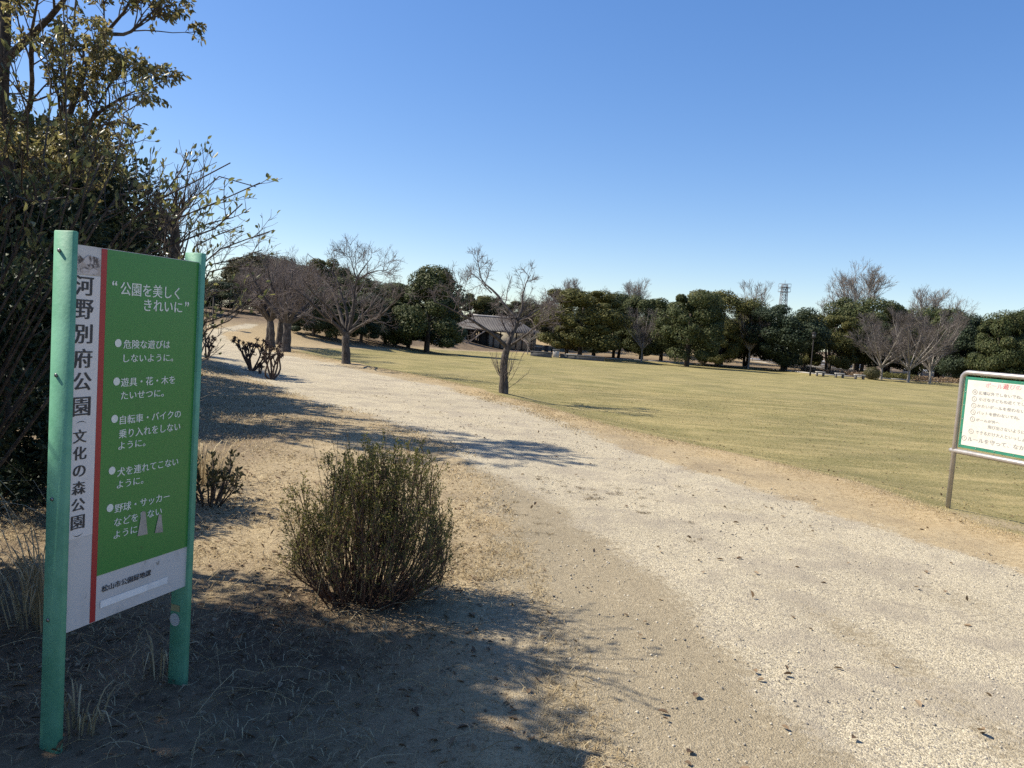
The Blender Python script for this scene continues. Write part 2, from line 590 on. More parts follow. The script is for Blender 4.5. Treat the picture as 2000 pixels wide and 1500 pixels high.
M_TERRAIN = terrain_mat()
M_BARK_CHERRY = bark_mat('cherry_bark', (0.038, 0.032, 0.029), (0.115, 0.10, 0.088))
M_TWIG = bark_mat('cherry_twig', (0.105, 0.085, 0.08), (0.19, 0.16, 0.145), 3)
M_BARK_PALE = bark_mat('pale_bark', (0.20, 0.175, 0.15), (0.33, 0.30, 0.26))
M_TWIG_RED = bark_mat('reddish_twig', (0.115, 0.098, 0.090), (0.19, 0.165, 0.15), 3)
M_TWIG_GREY = bark_mat('grey_twig', (0.20, 0.17, 0.145), (0.30, 0.26, 0.22), 3)
M_BARK_DARK = bark_mat('dark_bark', (0.035, 0.028, 0.022), (0.10, 0.08, 0.062))
M_STEM = bark_mat('shrub_stem', (0.05, 0.038, 0.03), (0.11, 0.085, 0.065), 10)
M_LEAF = [leaf_mat('evergreen_leaf', [(0.036, 0.052, 0.019), (0.070, 0.084, 0.028), (0.12, 0.115, 0.042)], 0.18, 0.62, 0.22),
          leaf_mat('olive_leaf', [(0.055, 0.062, 0.018), (0.105, 0.105, 0.030), (0.17, 0.145, 0.045)], 0.2, 0.62, 0.22),
          leaf_mat('deep_leaf', [(0.020, 0.035, 0.020), (0.036, 0.052, 0.026), (0.055, 0.068, 0.030)], 0.15, 0.62, 0.22),
          leaf_mat('brownish_leaf', [(0.050, 0.052, 0.024), (0.080, 0.075, 0.034), (0.11, 0.092, 0.042)], 0.2, 0.62, 0.22)]
M_LEAF_NEAR = leaf_mat('oval_leaf', [(0.10, 0.115, 0.04), (0.19, 0.19, 0.065), (0.26, 0.23, 0.09)], 0.5, 0.33, 0.5)
M_LEAF_TALL = leaf_mat('drooping_leaf', [(0.12, 0.12, 0.045), (0.23, 0.20, 0.075), (0.34, 0.27, 0.12)], 0.5, 0.4, 0.45)
M_LEAF_BUSH = leaf_mat('bush_leaf', [(0.115, 0.125, 0.034), (0.19, 0.19, 0.05), (0.25, 0.19, 0.065)], 0.45, 0.5, 0.3)
M_STRAW = leaf_mat('straw', [(0.26, 0.19, 0.10), (0.42, 0.33, 0.19), (0.55, 0.46, 0.29)], 0.25, 0.7, 0.2)
M_GOLD = leaf_mat('golden_grass', [(0.30, 0.225, 0.115), (0.44, 0.35, 0.19), (0.54, 0.45, 0.27)], 0.25, 0.7, 0.2)
M_LITTER = leaf_mat('dead_leaf', [(0.13, 0.085, 0.052), (0.22, 0.155, 0.095), (0.32, 0.24, 0.155)], 0.15, 0.7, 0.2)


def turf_mat():
    k = NT('turf_blade')
    st = k.noise(k.coord('Object', (0.30, 1.0, 1.0)), 1.7, 6, 0.72, 0.3)
    r = k.island()
    f = k.ramp(k.math('ADD', st, k.math('MULTIPLY', k.math('SUBTRACT', r, 0.5), 0.3)), 0.36, 0.64)
    c = k.mix(f, (0.19, 0.17, 0.06), (0.46, 0.37, 0.18))
    k.col(c); k.rough(0.7); k.spec(0.2)
    tr = k.n('ShaderNodeBsdfTranslucent'); k.t.links.new(c, tr.inputs[0])
    mx = k.n('ShaderNodeMixShader'); mx.inputs[0].default_value = 0.35
    k.t.links.new(k.b.outputs[0], mx.inputs[1]); k.t.links.new(tr.outputs[0], mx.inputs[2]); k.t.links.new(mx.outputs[0], k.out.inputs[0])
    return k.m


M_TURF = turf_mat()


def pebble_mat():
    k = NT('pebble')
    r = k.island()
    c = k.mix(k.ramp(r, 0, 0.7), (0.22, 0.19, 0.15), (0.55, 0.49, 0.38))
    c = k.mix(k.ramp(r, 0.8, 0.95), c, (0.13, 0.12, 0.11))
    k.col(c); k.rough(0.9)
    return k.m


M_PEBBLE = pebble_mat()
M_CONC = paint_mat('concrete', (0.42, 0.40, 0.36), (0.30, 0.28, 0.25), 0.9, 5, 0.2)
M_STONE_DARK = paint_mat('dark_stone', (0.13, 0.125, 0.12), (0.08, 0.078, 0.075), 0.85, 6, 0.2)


# ------------------------------------------------------------------ ground
def build_ground():
    rad = [0.25]
    while rad[-1] < 2500:
        r = rad[-1]
        rad.append(r * (1.016 if 1.8 < r < 120 else 1.06))
    rad = np.array(rad)
    fine = np.arange(-46, 46.01, 0.33)
    rest = np.arange(49, 312, 4.0)
    ang = np.radians(np.concatenate([fine, rest]))      # from +Y towards +X
    A, Rd = np.meshgrid(ang, rad)
    X = (Rd * np.sin(A)).ravel(); Y = (Rd * np.cos(A)).ravel()
    n_r, n_a = A.shape
    sl = poly_sdf(LAWN, X, Y); sp = poly_sdf(PATHP, X, Y)
    Z = H(X, Y)
    dist = np.hypot(X, Y)
    near = np.clip(1 - dist / 40, 0, 1)
    rough_amt = np.where(sp > 0, 0.012, 0.03) * near
    rough_amt = np.where(sl > 0, 0.012 * near, rough_amt)
    Z = Z + rough_amt * (fbm(X * 1.7, Y * 1.7, 3, 5) + 0.4 * fbm(X * 7, Y * 7, 11, 3))
    # small mounds round some trees are part of the turf
    for (u, v, r, h) in MOUNDS:
        p = gnd(u, v, 0, H)
        Z = Z + h * np.exp(-((X - p[0]) ** 2 + (Y - p[1]) ** 2) / r ** 2)
    # --- weights
    w_lawn = sst(-0.05, 0.22, sl + 0.15 * fbm(X * 1.5, Y * 1.5, 5))
    q = gnd(1935, 1015)
    w_lawn = w_lawn * (1 - 0.9 * np.exp(-(((X - q[0]) / 0.8) ** 2 + ((Y - q[1]) / 0.4) ** 2) ** 2))
    w_grav = sst(-0.45, 0.5, sp + 0.5 * fbm(X * 0.9, Y * 0.9, 8))
    edge_d = np.abs(sl)
    w_gold = sst(0.95, 0.12, -sl + 0.35 * fbm(X * 1.1, Y * 1.1, 21)) * sst(0.25, -0.05, sl) * sst(60, 40, Y)
    # golden mound by the far path
    m = gnd(490, 660)
    w_gold = np.maximum(w_gold, 0.85 * np.exp(-(((X - m[0]) / 3.2) ** 2 + ((Y - m[1]) / 7.0) ** 2)))
    w_gold = np.maximum(w_gold, 0.8 * sst(96, 112, Y) * np.exp(-((X - 13) / 24.0) ** 2))
    w_mould_shade = sst(0.0, 2.0, -sl) * sst(46, 60, Y) * (1 - 0.8 * w_gold)
    w_mould_shade = np.maximum(w_mould_shade, sst(0.35, -1.0, X + 0.5 * fbm(X, Y, 77)) * sst(4.9, 3.9, Y + 0.7 * fbm(X * 1.2, Y * 1.2, 78)))  # dark soil colour carried over the left foreground to paint its shade deeper
    w_mould_shade = np.maximum(w_mould_shade, sst(-2.2, -3.2, X) * sst(14, 9, Y) * 0.75)
    # pale strips of gravel; packed sand close to the left edge of the path near the camera
    ctr = spline([(1.7, 1.2), (1.5, 3.1), g2(1220, 1070), g2(980, 930), g2(820, 862), g2(660, 805), g2(480, 735), g2(385, 690), g2(370, 650)], 60)
    dx = np.full(X.shape, 1e9); sgn = np.zeros(X.shape)
    for i in range(len(ctr) - 1):
        a, b = ctr[i], ctr[i + 1]; e = b - a
        t = np.clip(((X - a[0]) * e[0] + (Y - a[1]) * e[1]) / (e @ e), 0, 1)
        qx = X - a[0] - t * e[0]; qy = Y - a[1] - t * e[1]
        dd = np.hypot(qx, qy); s = np.sign(e[0] * qy - e[1] * qx)
        sgn = np.where(dd < dx, s, sgn); dx = np.minimum(dx, dd)
    right = -dx * sgn                      # metres to the right of the line
    w_pale = sst(-0.5, 0.25, right + 0.25 * fbm(X * 0.8, Y * 0.8, 31))
    # a second, darker wheel track
    w_pale = w_pale * (1 - 0.55 * np.exp(-((right - 0.75) / 0.22) ** 2) * sst(7, 4, Y))
    w_pale = w_pale * (1 - 0.35 * np.exp(-((right - 1.9) / 0.35) ** 2))
    V = np.stack([X, Y, Z], 1)
    idx = np.arange(n_r * n_a).reshape(n_r, n_a)
    a = idx[:-1]; b = idx[1:]
    F = np.stack([a, b, np.roll(b, -1, 1), np.roll(a, -1, 1)], -1).reshape(-1, 4)
    F = F[:, ::-1]
    F = F[:, [0, 1, 2, 3]]
    # orientation: want normals up
    p0, p1, p2 = V[F[0, 0]], V[F[0, 1]], V[F[0, 2]]
    if np.cross(p1 - p0, p2 - p0)[2] < 0: F = F[:, ::-1]
    fl = sl[F].mean(1); fp = sp[F].mean(1)
    kind = np.where(fl > 0, 2, np.where(fp > 0, 1, 0))
    names = {0: ('ground', 'dry winter grass and leaf litter on the park ground', 'ground'),
             1: ('path', 'pale gravel and packed sand path curving away to the left', 'path'),
             2: ('lawn', 'broad mown winter lawn, green and straw coloured in streaks', 'lawn')}
    for kk, (nm, lb, ct) in names.items():
        f = F[kind == kk]
        used, inv = np.unique(f, return_inverse=True)
        f2 = inv.reshape(f.shape)
        if kk == 0:   # close the hole under the camera
            pass
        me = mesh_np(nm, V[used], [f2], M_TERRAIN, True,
                     dict(w_lawn=w_lawn[used], w_grav=w_grav[used], w_gold=w_gold[used], w_mould_shade=w_mould_shade[used], w_pale=w_pale[used]))
        tag(link(nm, me), lb, ct, kind='structure')


MOUNDS = [(984, 770, 0.9, 0.07), (1252, 708, 1.6, 0.18), (1461, 721, 1.6, 0.15), (1030, 693, 1.8, 0.2), (676, 712, 0.8, 0.06)]
build_ground()


def HN(x, y):
    """height incl. mounds"""
    z = H(x, y)
    for (u, v, r, h) in MOUNDS_W:
        z = z + h * np.exp(-((x - u) ** 2 + (y - v) ** 2) / r ** 2)
    return z


MOUNDS_W = [(*gnd(u, v, 0, H)[:2], r, h) for (u, v, r, h) in MOUNDS]


# ------------------------------------------------------------------ left park sign
def pix_plane(u, v, p0, nrm):
    d = ray(u, v)
    t = np.dot(p0 - EYE, nrm) / np.dot(d, nrm)
    return EYE + d * t


_font_scene = []


def text_mesh(body, offset=0.0):
    """flat lettering; 'offset' (em) thickens the upright strokes by laying shifted copies together"""
    co, fs = _text_mesh(body)
    if offset <= 0: return np.column_stack([co[:, :2], np.zeros(len(co))]), fs
    V = []; F = []; n = 0
    for k, dx in enumerate((0.0, -offset, offset)):
        V.append(np.column_stack([co[:, 0] + dx, co[:, 1] + (0.3 * offset if k else 0), np.full(len(co), k * 0.00015)]))
        F += [[i + n for i in f] for f in fs]; n += len(co)
    return np.vstack(V), F


def _text_mesh(body):
    cu = bpy.data.curves.new('lettering', 'FONT')
    cu.body = body
    cu.size = 1.0
    cu.resolution_u = 3
    ob = bpy.data.objects.new('lettering', cu)
    COL.objects.link(ob)
    dg = bpy.context.evaluated_depsgraph_get()
    me = bpy.data.meshes.new_from_object(ob.evaluated_get(dg))
    bpy.data.objects.remove(ob)
    bpy.data.curves.remove(cu)
    n = len(me.vertices)
    co = np.zeros(n * 3); me.vertices.foreach_get('co', co); co = co.reshape(-1, 3)
    fs = [list(p.vertices) for p in me.polygons]
    bpy.data.meshes.remove(me)
    return co, fs


def plane_obj(name, pts, origin, sx, nz, mat, parent, lift, faces=None, label=None):
    """pts: (s,z) coordinates on a sign plane, made into world-space mesh lifted along nz"""
    P = np.array([origin + sx * q[0] + np.array([0, 0, 1.0]) * q[1] + nz * (lift + (q[2] if len(q) > 2 else 0)) for q in pts])
    me = bpy.data.meshes.new(name)
    me.from_pydata([tuple(p) for p in P], [], faces or [list(range(len(pts)))])
    if mat: me.materials.append(mat)
    o = link(name, me, parent)
    o.matrix_parent_inverse = parent_inv(parent)
    if label: o['label'] = label
    return o


def parent_inv(p):
    bpy.context.view_layer.update()
    return p.matrix_world.inverted()


def thick_obj(name, pts, origin, sx, nz, mat, parent, l0, l1, label=None):
    n = len(pts)
    up = np.array([0, 0, 1.0])
    P = [origin + sx * s + up * z + nz * l0 for s, z in pts] + [origin + sx * s + up * z + nz * l1 for s, z in pts]
    f = [list(range(n))[::-1], [n + i for i in range(n)]] + [[i, (i + 1) % n, n + (i + 1) % n, n + i] for i in range(n)]
    me = bpy.data.meshes.new(name)
    me.from_pydata([tuple(p) for p in P], [], f)
    me.materials.append(mat)
    o = link(name, me, parent); o.matrix_parent_inverse = parent_inv(parent)
    if label: o['label'] = label
    return o


M_GREENWOOD = paint_mat('green_recycled_timber', (0.145, 0.37, 0.235), (0.095, 0.285, 0.17), 0.55, 9, 0.35, 0, 0.25)
M_PANELWHITE = None


def weathered(name, c, dirt, amount=0.35, rough=0.5, scale=5.0):
    k = NT(name)
    v = k.coord()
    f = k.noise(v, scale, 7, 0.7, 0.5)
    f2 = k.noise(v, scale * 7, 4, 0.7)
    cc = k.mix(k.ramp(f, 0.5, 0.75, 0, amount), c, dirt)
    cc = k.mix(k.ramp(f2, 0.62, 0.74, 0, amount * 1.4), cc, tuple(x * 0.6 for x in dirt))
    k.col(cc); k.rough(rough); k.spec(0.4)
    return k.m


M_PANELWHITE = weathered('weathered_white_panel', (0.56, 0.545, 0.53), (0.26, 0.24, 0.21), 0.6, 0.45, 4)
M_STRIP = weathered('white_name_strip', (0.64, 0.62, 0.61), (0.55, 0.50, 0.46), 0.25, 0.4, 6)
M_GREENFIELD = weathered('green_sign_face', (0.050, 0.225, 0.052), (0.058, 0.20, 0.06), 0.5, 0.32, 3)
M_REDSTRIPE = weathered('red_stripe', (0.36, 0.028, 0.030), (0.30, 0.04, 0.04), 0.4, 0.4, 6)
M_INK = paint_mat('black_ink', (0.03, 0.03, 0.035), (0.05, 0.05, 0.055), 0.5, 20)
M_LETTER = weathered('pale_lettering', (0.72, 0.75, 0.68), (0.55, 0.6, 0.5), 0.4, 0.45, 8)
M_TAPE = paint_mat('silver_tape', (0.33, 0.34, 0.34), (0.24, 0.25, 0.25), 0.4, 20, 0.5, 0.3)
M_STEEL = paint_mat('screw_steel', (0.30, 0.30, 0.29), (0.2, 0.2, 0.19), 0.35, 30, 0.5, 0.8)
M_PICT = None


def left_sign():
    global M_PICT
    up = np.array([0, 0, 1.0])
    # front edges of the two posts at the ground
    a = gnd(112, 1474, 0, H); b = gnd(359, 1337, 0, H)
    sx = b - a; sx[2] = 0
    width = np.linalg.norm(sx); sx /= width
    nz = np.array([sx[1], -sx[0], 0.0])              # towards the path
    if nz[0] < 0: nz = -nz
    tl = pix_plane(140, 450, a, nz); tr = pix_plane(394, 494, a, nz)
    ztop = (tl[2] + tr[2]) / 2
    root = thing('park_sign', 'tall narrow green park rules sign with white name strip beside the shrubs', 'sign', (a + b) / 2)
    inv = parent_inv(root)
    th, dp = 0.022, 0.088
    rz = math.atan2(sx[1], sx[0])
    # posts: planks, thick along the panel th, deep dp behind the front edge
    posts = []
    for i, (p, z1) in enumerate(((a, tl[2]), (b, tr[2]))):
        c = p - nz * dp / 2 + sx * (th / 2 if i == 0 else th * 0.6)
        zb = float(H(c[0], c[1])) - 0.3
        mb = MB().box((c[0], c[1], (z1 + zb) / 2), (th if i == 0 else th * 1.2, dp, z1 - zb), rz, 0.0025)
        o = mb.build('post', M_GREENWOOD, root); o.matrix_parent_inverse = inv
        posts.append((o, c, z1))
    # screws on the outer side of the near post
    for (u, v) in ((116, 489), (110, 733), (102, 975), (94, 1211)):
        o0 = a.copy()
        q = pix_plane(u, v, o0, sx)
        d = MB().tube([q - sx * 0.0005, q - sx * 0.004], [0.0075, 0.006], 10)
        s = d.build('screw', M_STEEL, posts[0][0]); s.matrix_parent_inverse = inv
        # the parent is a mesh at the world origin: undo the root offset of the post itself
        s.matrix_parent_inverse = parent_inv(posts[0][0])
    # panel
    inset = 0.014
    org = a + sx * th - nz * inset; org[2] = 0
    L = lambda u, v: (lambda q: ((q - org) @ sx, q[2]))(pix_plane(u, v, org, nz))
    Wp = (b - org) @ sx
    zt = (L(146, 473)[1] + L(374, 513)[1]) / 2
    zb = (L(122, 1222)[1] + L(352, 1163)[1]) / 2
    panel = thick_obj('panel', [(0, zb), (Wp + 0.003, zb), (Wp + 0.003, zt), (0, zt)], org, sx, nz, M_PANELWHITE, root, -0.02, 0)
    def sub(name, pts, mat, lift, faces=None, label=None):
        return plane_obj(name, pts, org, sx, nz, mat, panel, lift, faces, label)
    s_red0 = np.mean([L(199, 487)[0], L(174, 1209)[0]]); s_red1 = np.mean([L(209, 488)[0], L(186, 1206)[0]])
    zg = np.mean([L(189, 1116)[1], L(355, 1079)[1]])
    zs = np.mean([L(125, 1055)[1], L(178, 1046)[1]])
    zp = np.mean([L(143, 537)[1], L(196, 540)[1]])
    e = 0.002
    sub('red_stripe', [(s_red0, zb + e), (s_red1, zb + e), (s_red1, zt - e), (s_red0, zt - e)], M_REDSTRIPE, 0.0012)
    sub('green_field', [(s_red1 + 0.0005, zg), (Wp, zg), (Wp, zt - e), (s_red1 + 0.0005, zt - e)], M_GREENFIELD, 0.0012)
    sub('name_strip', [(0.001, zs), (s_red0 - 0.001, zs), (s_red0 - 0.001, zp), (0.001, zp)], M_STRIP, 0.0012)
    # faded, peeling picture at the head of the strip
    k = NT('peeling_picture')
    v = k.coord()
    f = k.noise(v, 16, 5, 0.7, 1.5)
    c = k.mix(k.ramp(f, 0.45, 0.56), (0.52, 0.47, 0.45), (0.07, 0.05, 0.045))
    c = k.mix(k.ramp(k.noise(v, 40, 4), 0.5, 0.62), c, (0.40, 0.34, 0.30))
    k.col(c); k.rough(0.5)
    sub('faded_picture', [(0.004, zp + 0.004), (s_red0 - 0.004, zp + 0.004), (s_red0 - 0.004, zp + (zt - zp) * 0.62), (0.5 * s_red0, zp + (zt - zp) * 0.7), (0.3 * s_red0, zp + (zt - zp) * 0.55), (0.004, zp + (zt - zp) * 0.75)], k.m, 0.0024)
    # lettering
    def line(body, p0, p1, hpx, mat, off=0.016, lift=0.0024, bold=0):
        s0, z0 = L(*p0); s1, z1 = L(*p1)
        zc = (z0 + z1) / 2
        dep = (pix_plane(*p0, org, nz)[1] + pix_plane(*p1, org, nz)[1]) / 2
        hh = hpx / FPX * dep
        co, fs = text_mesh(body, off)
        x0, x1 = co[:, 0].min(), co[:, 0].max(); y0, y1 = co[:, 1].min(), co[:, 1].max()
        pts = np.stack([s0 + (co[:, 0] - x0) / (x1 - x0) * (s1 - s0), zc + ((co[:, 1] - y0) / (y1 - y0) - 0.5) * hh, co[:, 2]], 1)
        return sub('lettering', pts, mat, lift, fs)
    def dot(c, r, mat):
        s, z = L(*c); dep = pix_plane(*c, org, nz)[1]
        rr = r / FPX * dep
        t = np.linspace(0, 2 * np.pi, 20, endpoint=False)
        sub('bullet', [(s + rr * math.cos(x), z + rr * math.sin(x)) for x in t], mat, 0.0024)
    g = M_LETTER
    line('“', (218, 553), (228, 553), 9, g); line('公園を美しく', (234, 565), (350, 571), 25, g)
    line('きれいに', (280, 596), (355, 600), 22, g); line('”', (360, 594), (368, 594), 9, g)
    for c in ((230, 670), (227, 745), (223, 818), (218, 919), (214, 992)): dot(c, 8, g)
    for body, p0, p1, h in (('危険な遊びは', (240, 672), (331, 673), 17), ('しないように。', (240, 698), (337, 700), 15),
                            ('遊具・花・木を', (235, 745), (341, 743), 17), ('たいせつに。', (235, 771), (319, 769), 15),
                            ('自転車・バイクの', (233, 817), (352, 811), 17), ('乗り入れをしない', (231, 843), (351, 837), 17),
                            ('ように。', (230, 869), (283, 866), 15), ('犬を連れてこない', (228, 918), (347, 905), 17),
                            ('ように。', (227, 944), (279, 940), 15), ('野球・サッカー', (223, 988), (330, 974), 17),
                            ('などをしない', (222, 1016), (315, 1002), 16), ('ように', (221, 1042), (267, 1036), 15)):
        line(body, p0, p1, h, g)
    for body, (u, v), w, h in (('河', (164, 558), 37, 38), ('野', (164, 604), 36, 38), ('別', (162, 652), 36, 38), ('府', (161, 700), 37, 38), ('公', (160, 745), 36, 36), ('園', (158, 794), 36, 38),
                               ('文', (155, 852), 27, 27), ('化', (155, 885), 27, 27), ('の', (154, 920), 25, 23), ('森', (153, 953), 27, 27), ('公', (152, 986), 27, 26), ('園', (151, 1020), 27, 28)):
        line(body, (u - w / 2, v), (u + w / 2, v), h, M_INK, 0.028)
    for sgn, (u, v) in ((1, (158, 827)), (-1, (151, 1043))):    # vertical-writing parentheses
        s, z = L(u, v); t = np.linspace(-1, 1, 9); w = 0.021
        ou = [(s + w * x, z + sgn * 0.009 * (1 - x * x)) for x in t]; inn = [(s + w * x, z + sgn * (0.0065 * (1 - x * x) - 0.0003)) for x in t[::-1]]
        n = len(t)
        pts = ou + inn
        sub('lettering', pts, M_INK, 0.0024, [[i, i + 1, 2 * n - 2 - i, 2 * n - 1 - i] for i in range(n - 1)])
    line('松山市公園緑地課', (198, 1143), (294, 1125), 13, M_INK, 0.022)
    q = [L(195, 1181), L(326, 1145), L(327, 1133), L(195, 1166)]
    z0 = (q[0][1] + q[1][1]) / 2; z1 = (q[2][1] + q[3][1]) / 2
    sub('blank_strip', [(q[0][0], z0), (q[1][0], z0), (q[1][0], z1), (q[0][0], z1)], paint_mat('white_patch', (0.82, 0.82, 0.81)), 0.0024)
    for tri in ([(276, 998), (283, 999), (287, 1043), (267, 1047)], [(309, 1004), (314, 1005), (317, 1039), (301, 1041)]):
        sub('tape_patch', [L(*p) for p in tri][::-1], M_TAPE, 0.0036)
    # oval stickers low on the far post (side facing the near post)
    far = posts[1]
    s_in = (b @ sx) - 0.0008 - 0.0
    def Lp(u, v):
        q = pix_plane(u, v, b - sx * 0.0, sx); return q
    cq = Lp(342, 1210)
    t = np.linspace(0, 2 * np.pi, 18, endpoint=False)
    pts = [cq - sx * 0.0025 + nz * 0.026 * math.cos(x) + up * 0.028 * math.sin(x) for x in t]
    me = bpy.data.meshes.new('sticker'); me.from_pydata([tuple(p) for p in pts], [], [list(range(18))]); me.materials.append(weathered('worn_sticker', (0.45, 0.45, 0.42), (0.2, 0.25, 0.2), 0.8, 0.4, 40))
    o = link('sticker', me, far[0]); o.matrix_parent_inverse = parent_inv(far[0])
    q0 = Lp(343, 1187)
    pts = [q0 - sx * 0.0025 + nz * x * 0.023 + up * y * 0.014 for x, y in ((-1, -1), (1, -1), (1, 1), (-1, 1))]
    me = bpy.data.meshes.new('sticker'); me.from_pydata([tuple(p) for p in pts], [], [[0, 1, 2, 3]]); me.materials.append(weathered('tan_sticker', (0.30, 0.28, 0.14), (0.08, 0.14, 0.08), 0.9, 0.4, 60))
    o = link('sticker', me, far[0]); o.matrix_parent_inverse = parent_inv(far[0])
    return a, b, sx, nz


SIGN_A, SIGN_B, SIGN_SX, SIGN_NZ = left_sign()


# ------------------------------------------------------------------ right rules board
def right_board():
    up = np.array([0, 0, 1.0])
    p0 = gnd(1851, 992, 0, H)
    D0 = p0[1]
    zr = at(1864, 880, D0)[2]                        # lower rail height
    d = ray(2000, 906); t = (zr - EYE[2]) / d[2]
    p1 = EYE + d * t
    sx = p1 - p0; sx[2] = 0; sx /= np.linalg.norm(sx)
    nz = np.array([-sx[1], sx[0], 0.0])
    if nz[0] > 0: nz = -nz                           # faces the path (left)
    ztop = at(1885, 727, D0)[2]
    length = 1.75
    root = thing('rules_board', 'white ball play rules board in a round steel tube frame on lawn edge', 'signboard', p0)
    inv = parent_inv(root)
    M_TUBE = paint_mat('stainless_tube', (0.46, 0.43, 0.40), (0.36, 0.33, 0.31), 0.38, 14, 0.5, 0.55)
    M_BORDER = paint_mat('green_border', (0.03, 0.21, 0.13), (0.025, 0.16, 0.10), 0.5, 14)
    M_FACE = weathered('cream_board', (0.62, 0.60, 0.53), (0.56, 0.48, 0.36), 0.6, 0.5, 3)
    r = 0.026; cr = 0.075
    a = p0 + up * (-0.3); b = p0 + sx * length + up * (-0.3)
    P = [a, p0 + up * (ztop - p0[2] - cr)]
    for k in range(1, 7):
        th = math.pi / 2 * k / 6
        P.append(p0 + up * (ztop - p0[2] - cr + cr * math.sin(th)) + sx * (cr - cr * math.cos(th)))
    for k in range(1, 7):
        th = math.pi / 2 * (1 - k / 6)
        P.append(p0 + sx * (length - cr + cr * math.cos(th)) + up * (ztop - p0[2] - cr + cr * math.sin(th)))
    P.append(b)
    # even spacing near the bends only matters for shading
    o = MB().tube(P, r, 16).build('tube_frame', M_TUBE, root, True); o.matrix_parent_inverse = inv
    q = p0.copy(); q[2] = zr
    o = MB().tube([q - sx * 0.055, q - sx * 0.03, q + sx * (length + 0.03), q + sx * (length + 0.055)], [0.018, 0.028, 0.028, 0.018], 14).build('lower_rail', M_TUBE, root, True)
    o.matrix_parent_inverse = inv
    org = p0.copy(); org[2] = 0
    L = lambda u, v: (lambda w: ((w - org) @ sx, w[2]))(pix_plane(u, v, org, nz))
    s0 = 0.045; s1 = length - 0.045; z0 = zr + 0.05; z1 = ztop - 0.045
    bd = thick_obj('backing_board', [(s0, z0), (s1, z0), (s1, z1), (s0, z1)], org, sx, nz, M_BORDER, root, -0.008, 0.008)
    w = 0.032
    face = plane_obj('board_face', [(s0 + w, z0 + w), (s1 - w, z0 + w), (s1 - w, z1 - w), (s0 + w, z1 - w)], org, sx, nz, M_FACE, bd, 0.0095)
    for k in range(6):
        zz = z0 + 0.02 + (z1 - z0 - 0.04) * k / 5
        c = org + sx * (s0 + w / 2) + up * zz + nz * 0.008
        o = MB().tube([c, c + nz * 0.004], [0.006, 0.004], 8).build('rivet', M_STEEL, bd); o.matrix_parent_inverse = parent_inv(bd)
    for k in range(1, 8):
        for zz in (z0 + w / 2, z1 - w / 2):
            c = org + sx * (s0 + (s1 - s0) * k / 8) + up * zz + nz * 0.008
            o = MB().tube([c, c + nz * 0.004], [0.006, 0.004], 8).build('rivet', M_STEEL, bd); o.matrix_parent_inverse = parent_inv(bd)
    grey = paint_mat('faded_grey_ink', (0.27, 0.265, 0.26), (0.36, 0.35, 0.33), 0.6, 30)
    pink = paint_mat('faded_red_ink', (0.66, 0.33, 0.36), (0.70, 0.46, 0.46), 0.6, 30)
    red = paint_mat('red_ink', (0.56, 0.15, 0.17), None, 0.6, 30)
    Z = lambda x, y: (1780 + x / 4.168, 680 + y / 4.168)
    def line(body, pz0, pz1, h, mat, off=0.0):
        u0 = Z(*pz0); u1 = Z(*pz1)
        a0, c0 = L(*u0); a1, c1 = L(*u1)
        dep = pix_plane(*u0, org, nz)[1]
        hh = h / 4.168 / FPX * dep * 1.0
        co, fs = text_mesh(body, off)
        x0, x1 = co[:, 0].min(), co[:, 0].max(); y0, y1 = co[:, 1].min(), co[:, 1].max()
        pts = np.stack([a0 + (co[:, 0] - x0) / (x1 - x0) * (a1 - a0), (c0 + c1) / 2 + ((co[:, 1] - y0) / (y1 - y0) - 0.5) * hh, co[:, 2]], 1)
        o = plane_obj('lettering', pts, org, sx, nz, mat, bd, 0.011, fs)
        return o
    line('ボール', (610, 303), (748, 310), 40, pink, 0.02)
    line('遊', (752, 312), (800, 315), 44, red, 0.015)
    line('びの', (806, 318), (902, 322), 38, pink, 0.02)
    for body, c0, c1, h in (('広場以外でしないでね。', (553, 368), (910, 396), 28), ('小さな子どもの近くでし', (553, 422), (930, 450), 28),
                            ('かたいボールを使わない', (540, 478), (930, 506), 28), ('バットを使わないでね。', (537, 530), (887, 562), 28),
                            ('ボールが外へ', (530, 586), (725, 604), 26), ('飛び出さないように', (625, 645), (930, 682), 30),
                            ('できるだけ大人といっしょ', (527, 686), (930, 742), 30), ('ルールを守って、なか', (462, 744), (930, 806), 38)):
        line(body, c0, c1, h, grey, 0.014)
    for (x, y) in ((523, 357), (517, 413), (513, 467), (507, 520), (502, 577), (491, 676), (435, 730)):
        s, z = L(*Z(x, y)); ro, ri = 0.029, 0.022
        t = np.linspace(0, 2 * np.pi, 20, endpoint=False)
        pts = [(s + ro * math.cos(k), z + ro * math.sin(k)) for k in t] + [(s + ri * math.cos(k), z + ri * math.sin(k)) for k in t]
        plane_obj('number_ring', pts, org, sx, nz, grey, bd, 0.011, [[i, (i + 1) % 20, 20 + (i + 1) % 20, 20 + i] for i in range(20)])
    for n_, (x, y) in zip('①②③④⑤⑥⑦', ((523, 357), (517, 413), (513, 467), (507, 520), (502, 577), (491, 676), (435, 730))):
        d_ = '1234567'['①②③④⑤⑥⑦'.index(n_)]
        line(d_, (x - 5, y), (x + 5, y), 16, grey, 0.0)
    return p0, sx


right_board()


# ------------------------------------------------------------------ trees: bare
def limb_px(pts, depth, dn=0.0, z_off=0.0, zs=None):
    """limb drawn as image points at a real depth, with a side-to-side depth swing"""
    out = []
    for i, (u, v) in enumerate(pts):
        d = depth + dn * (i / max(1, len(pts) - 1))
        out.append(at(u, v, d))
    return out


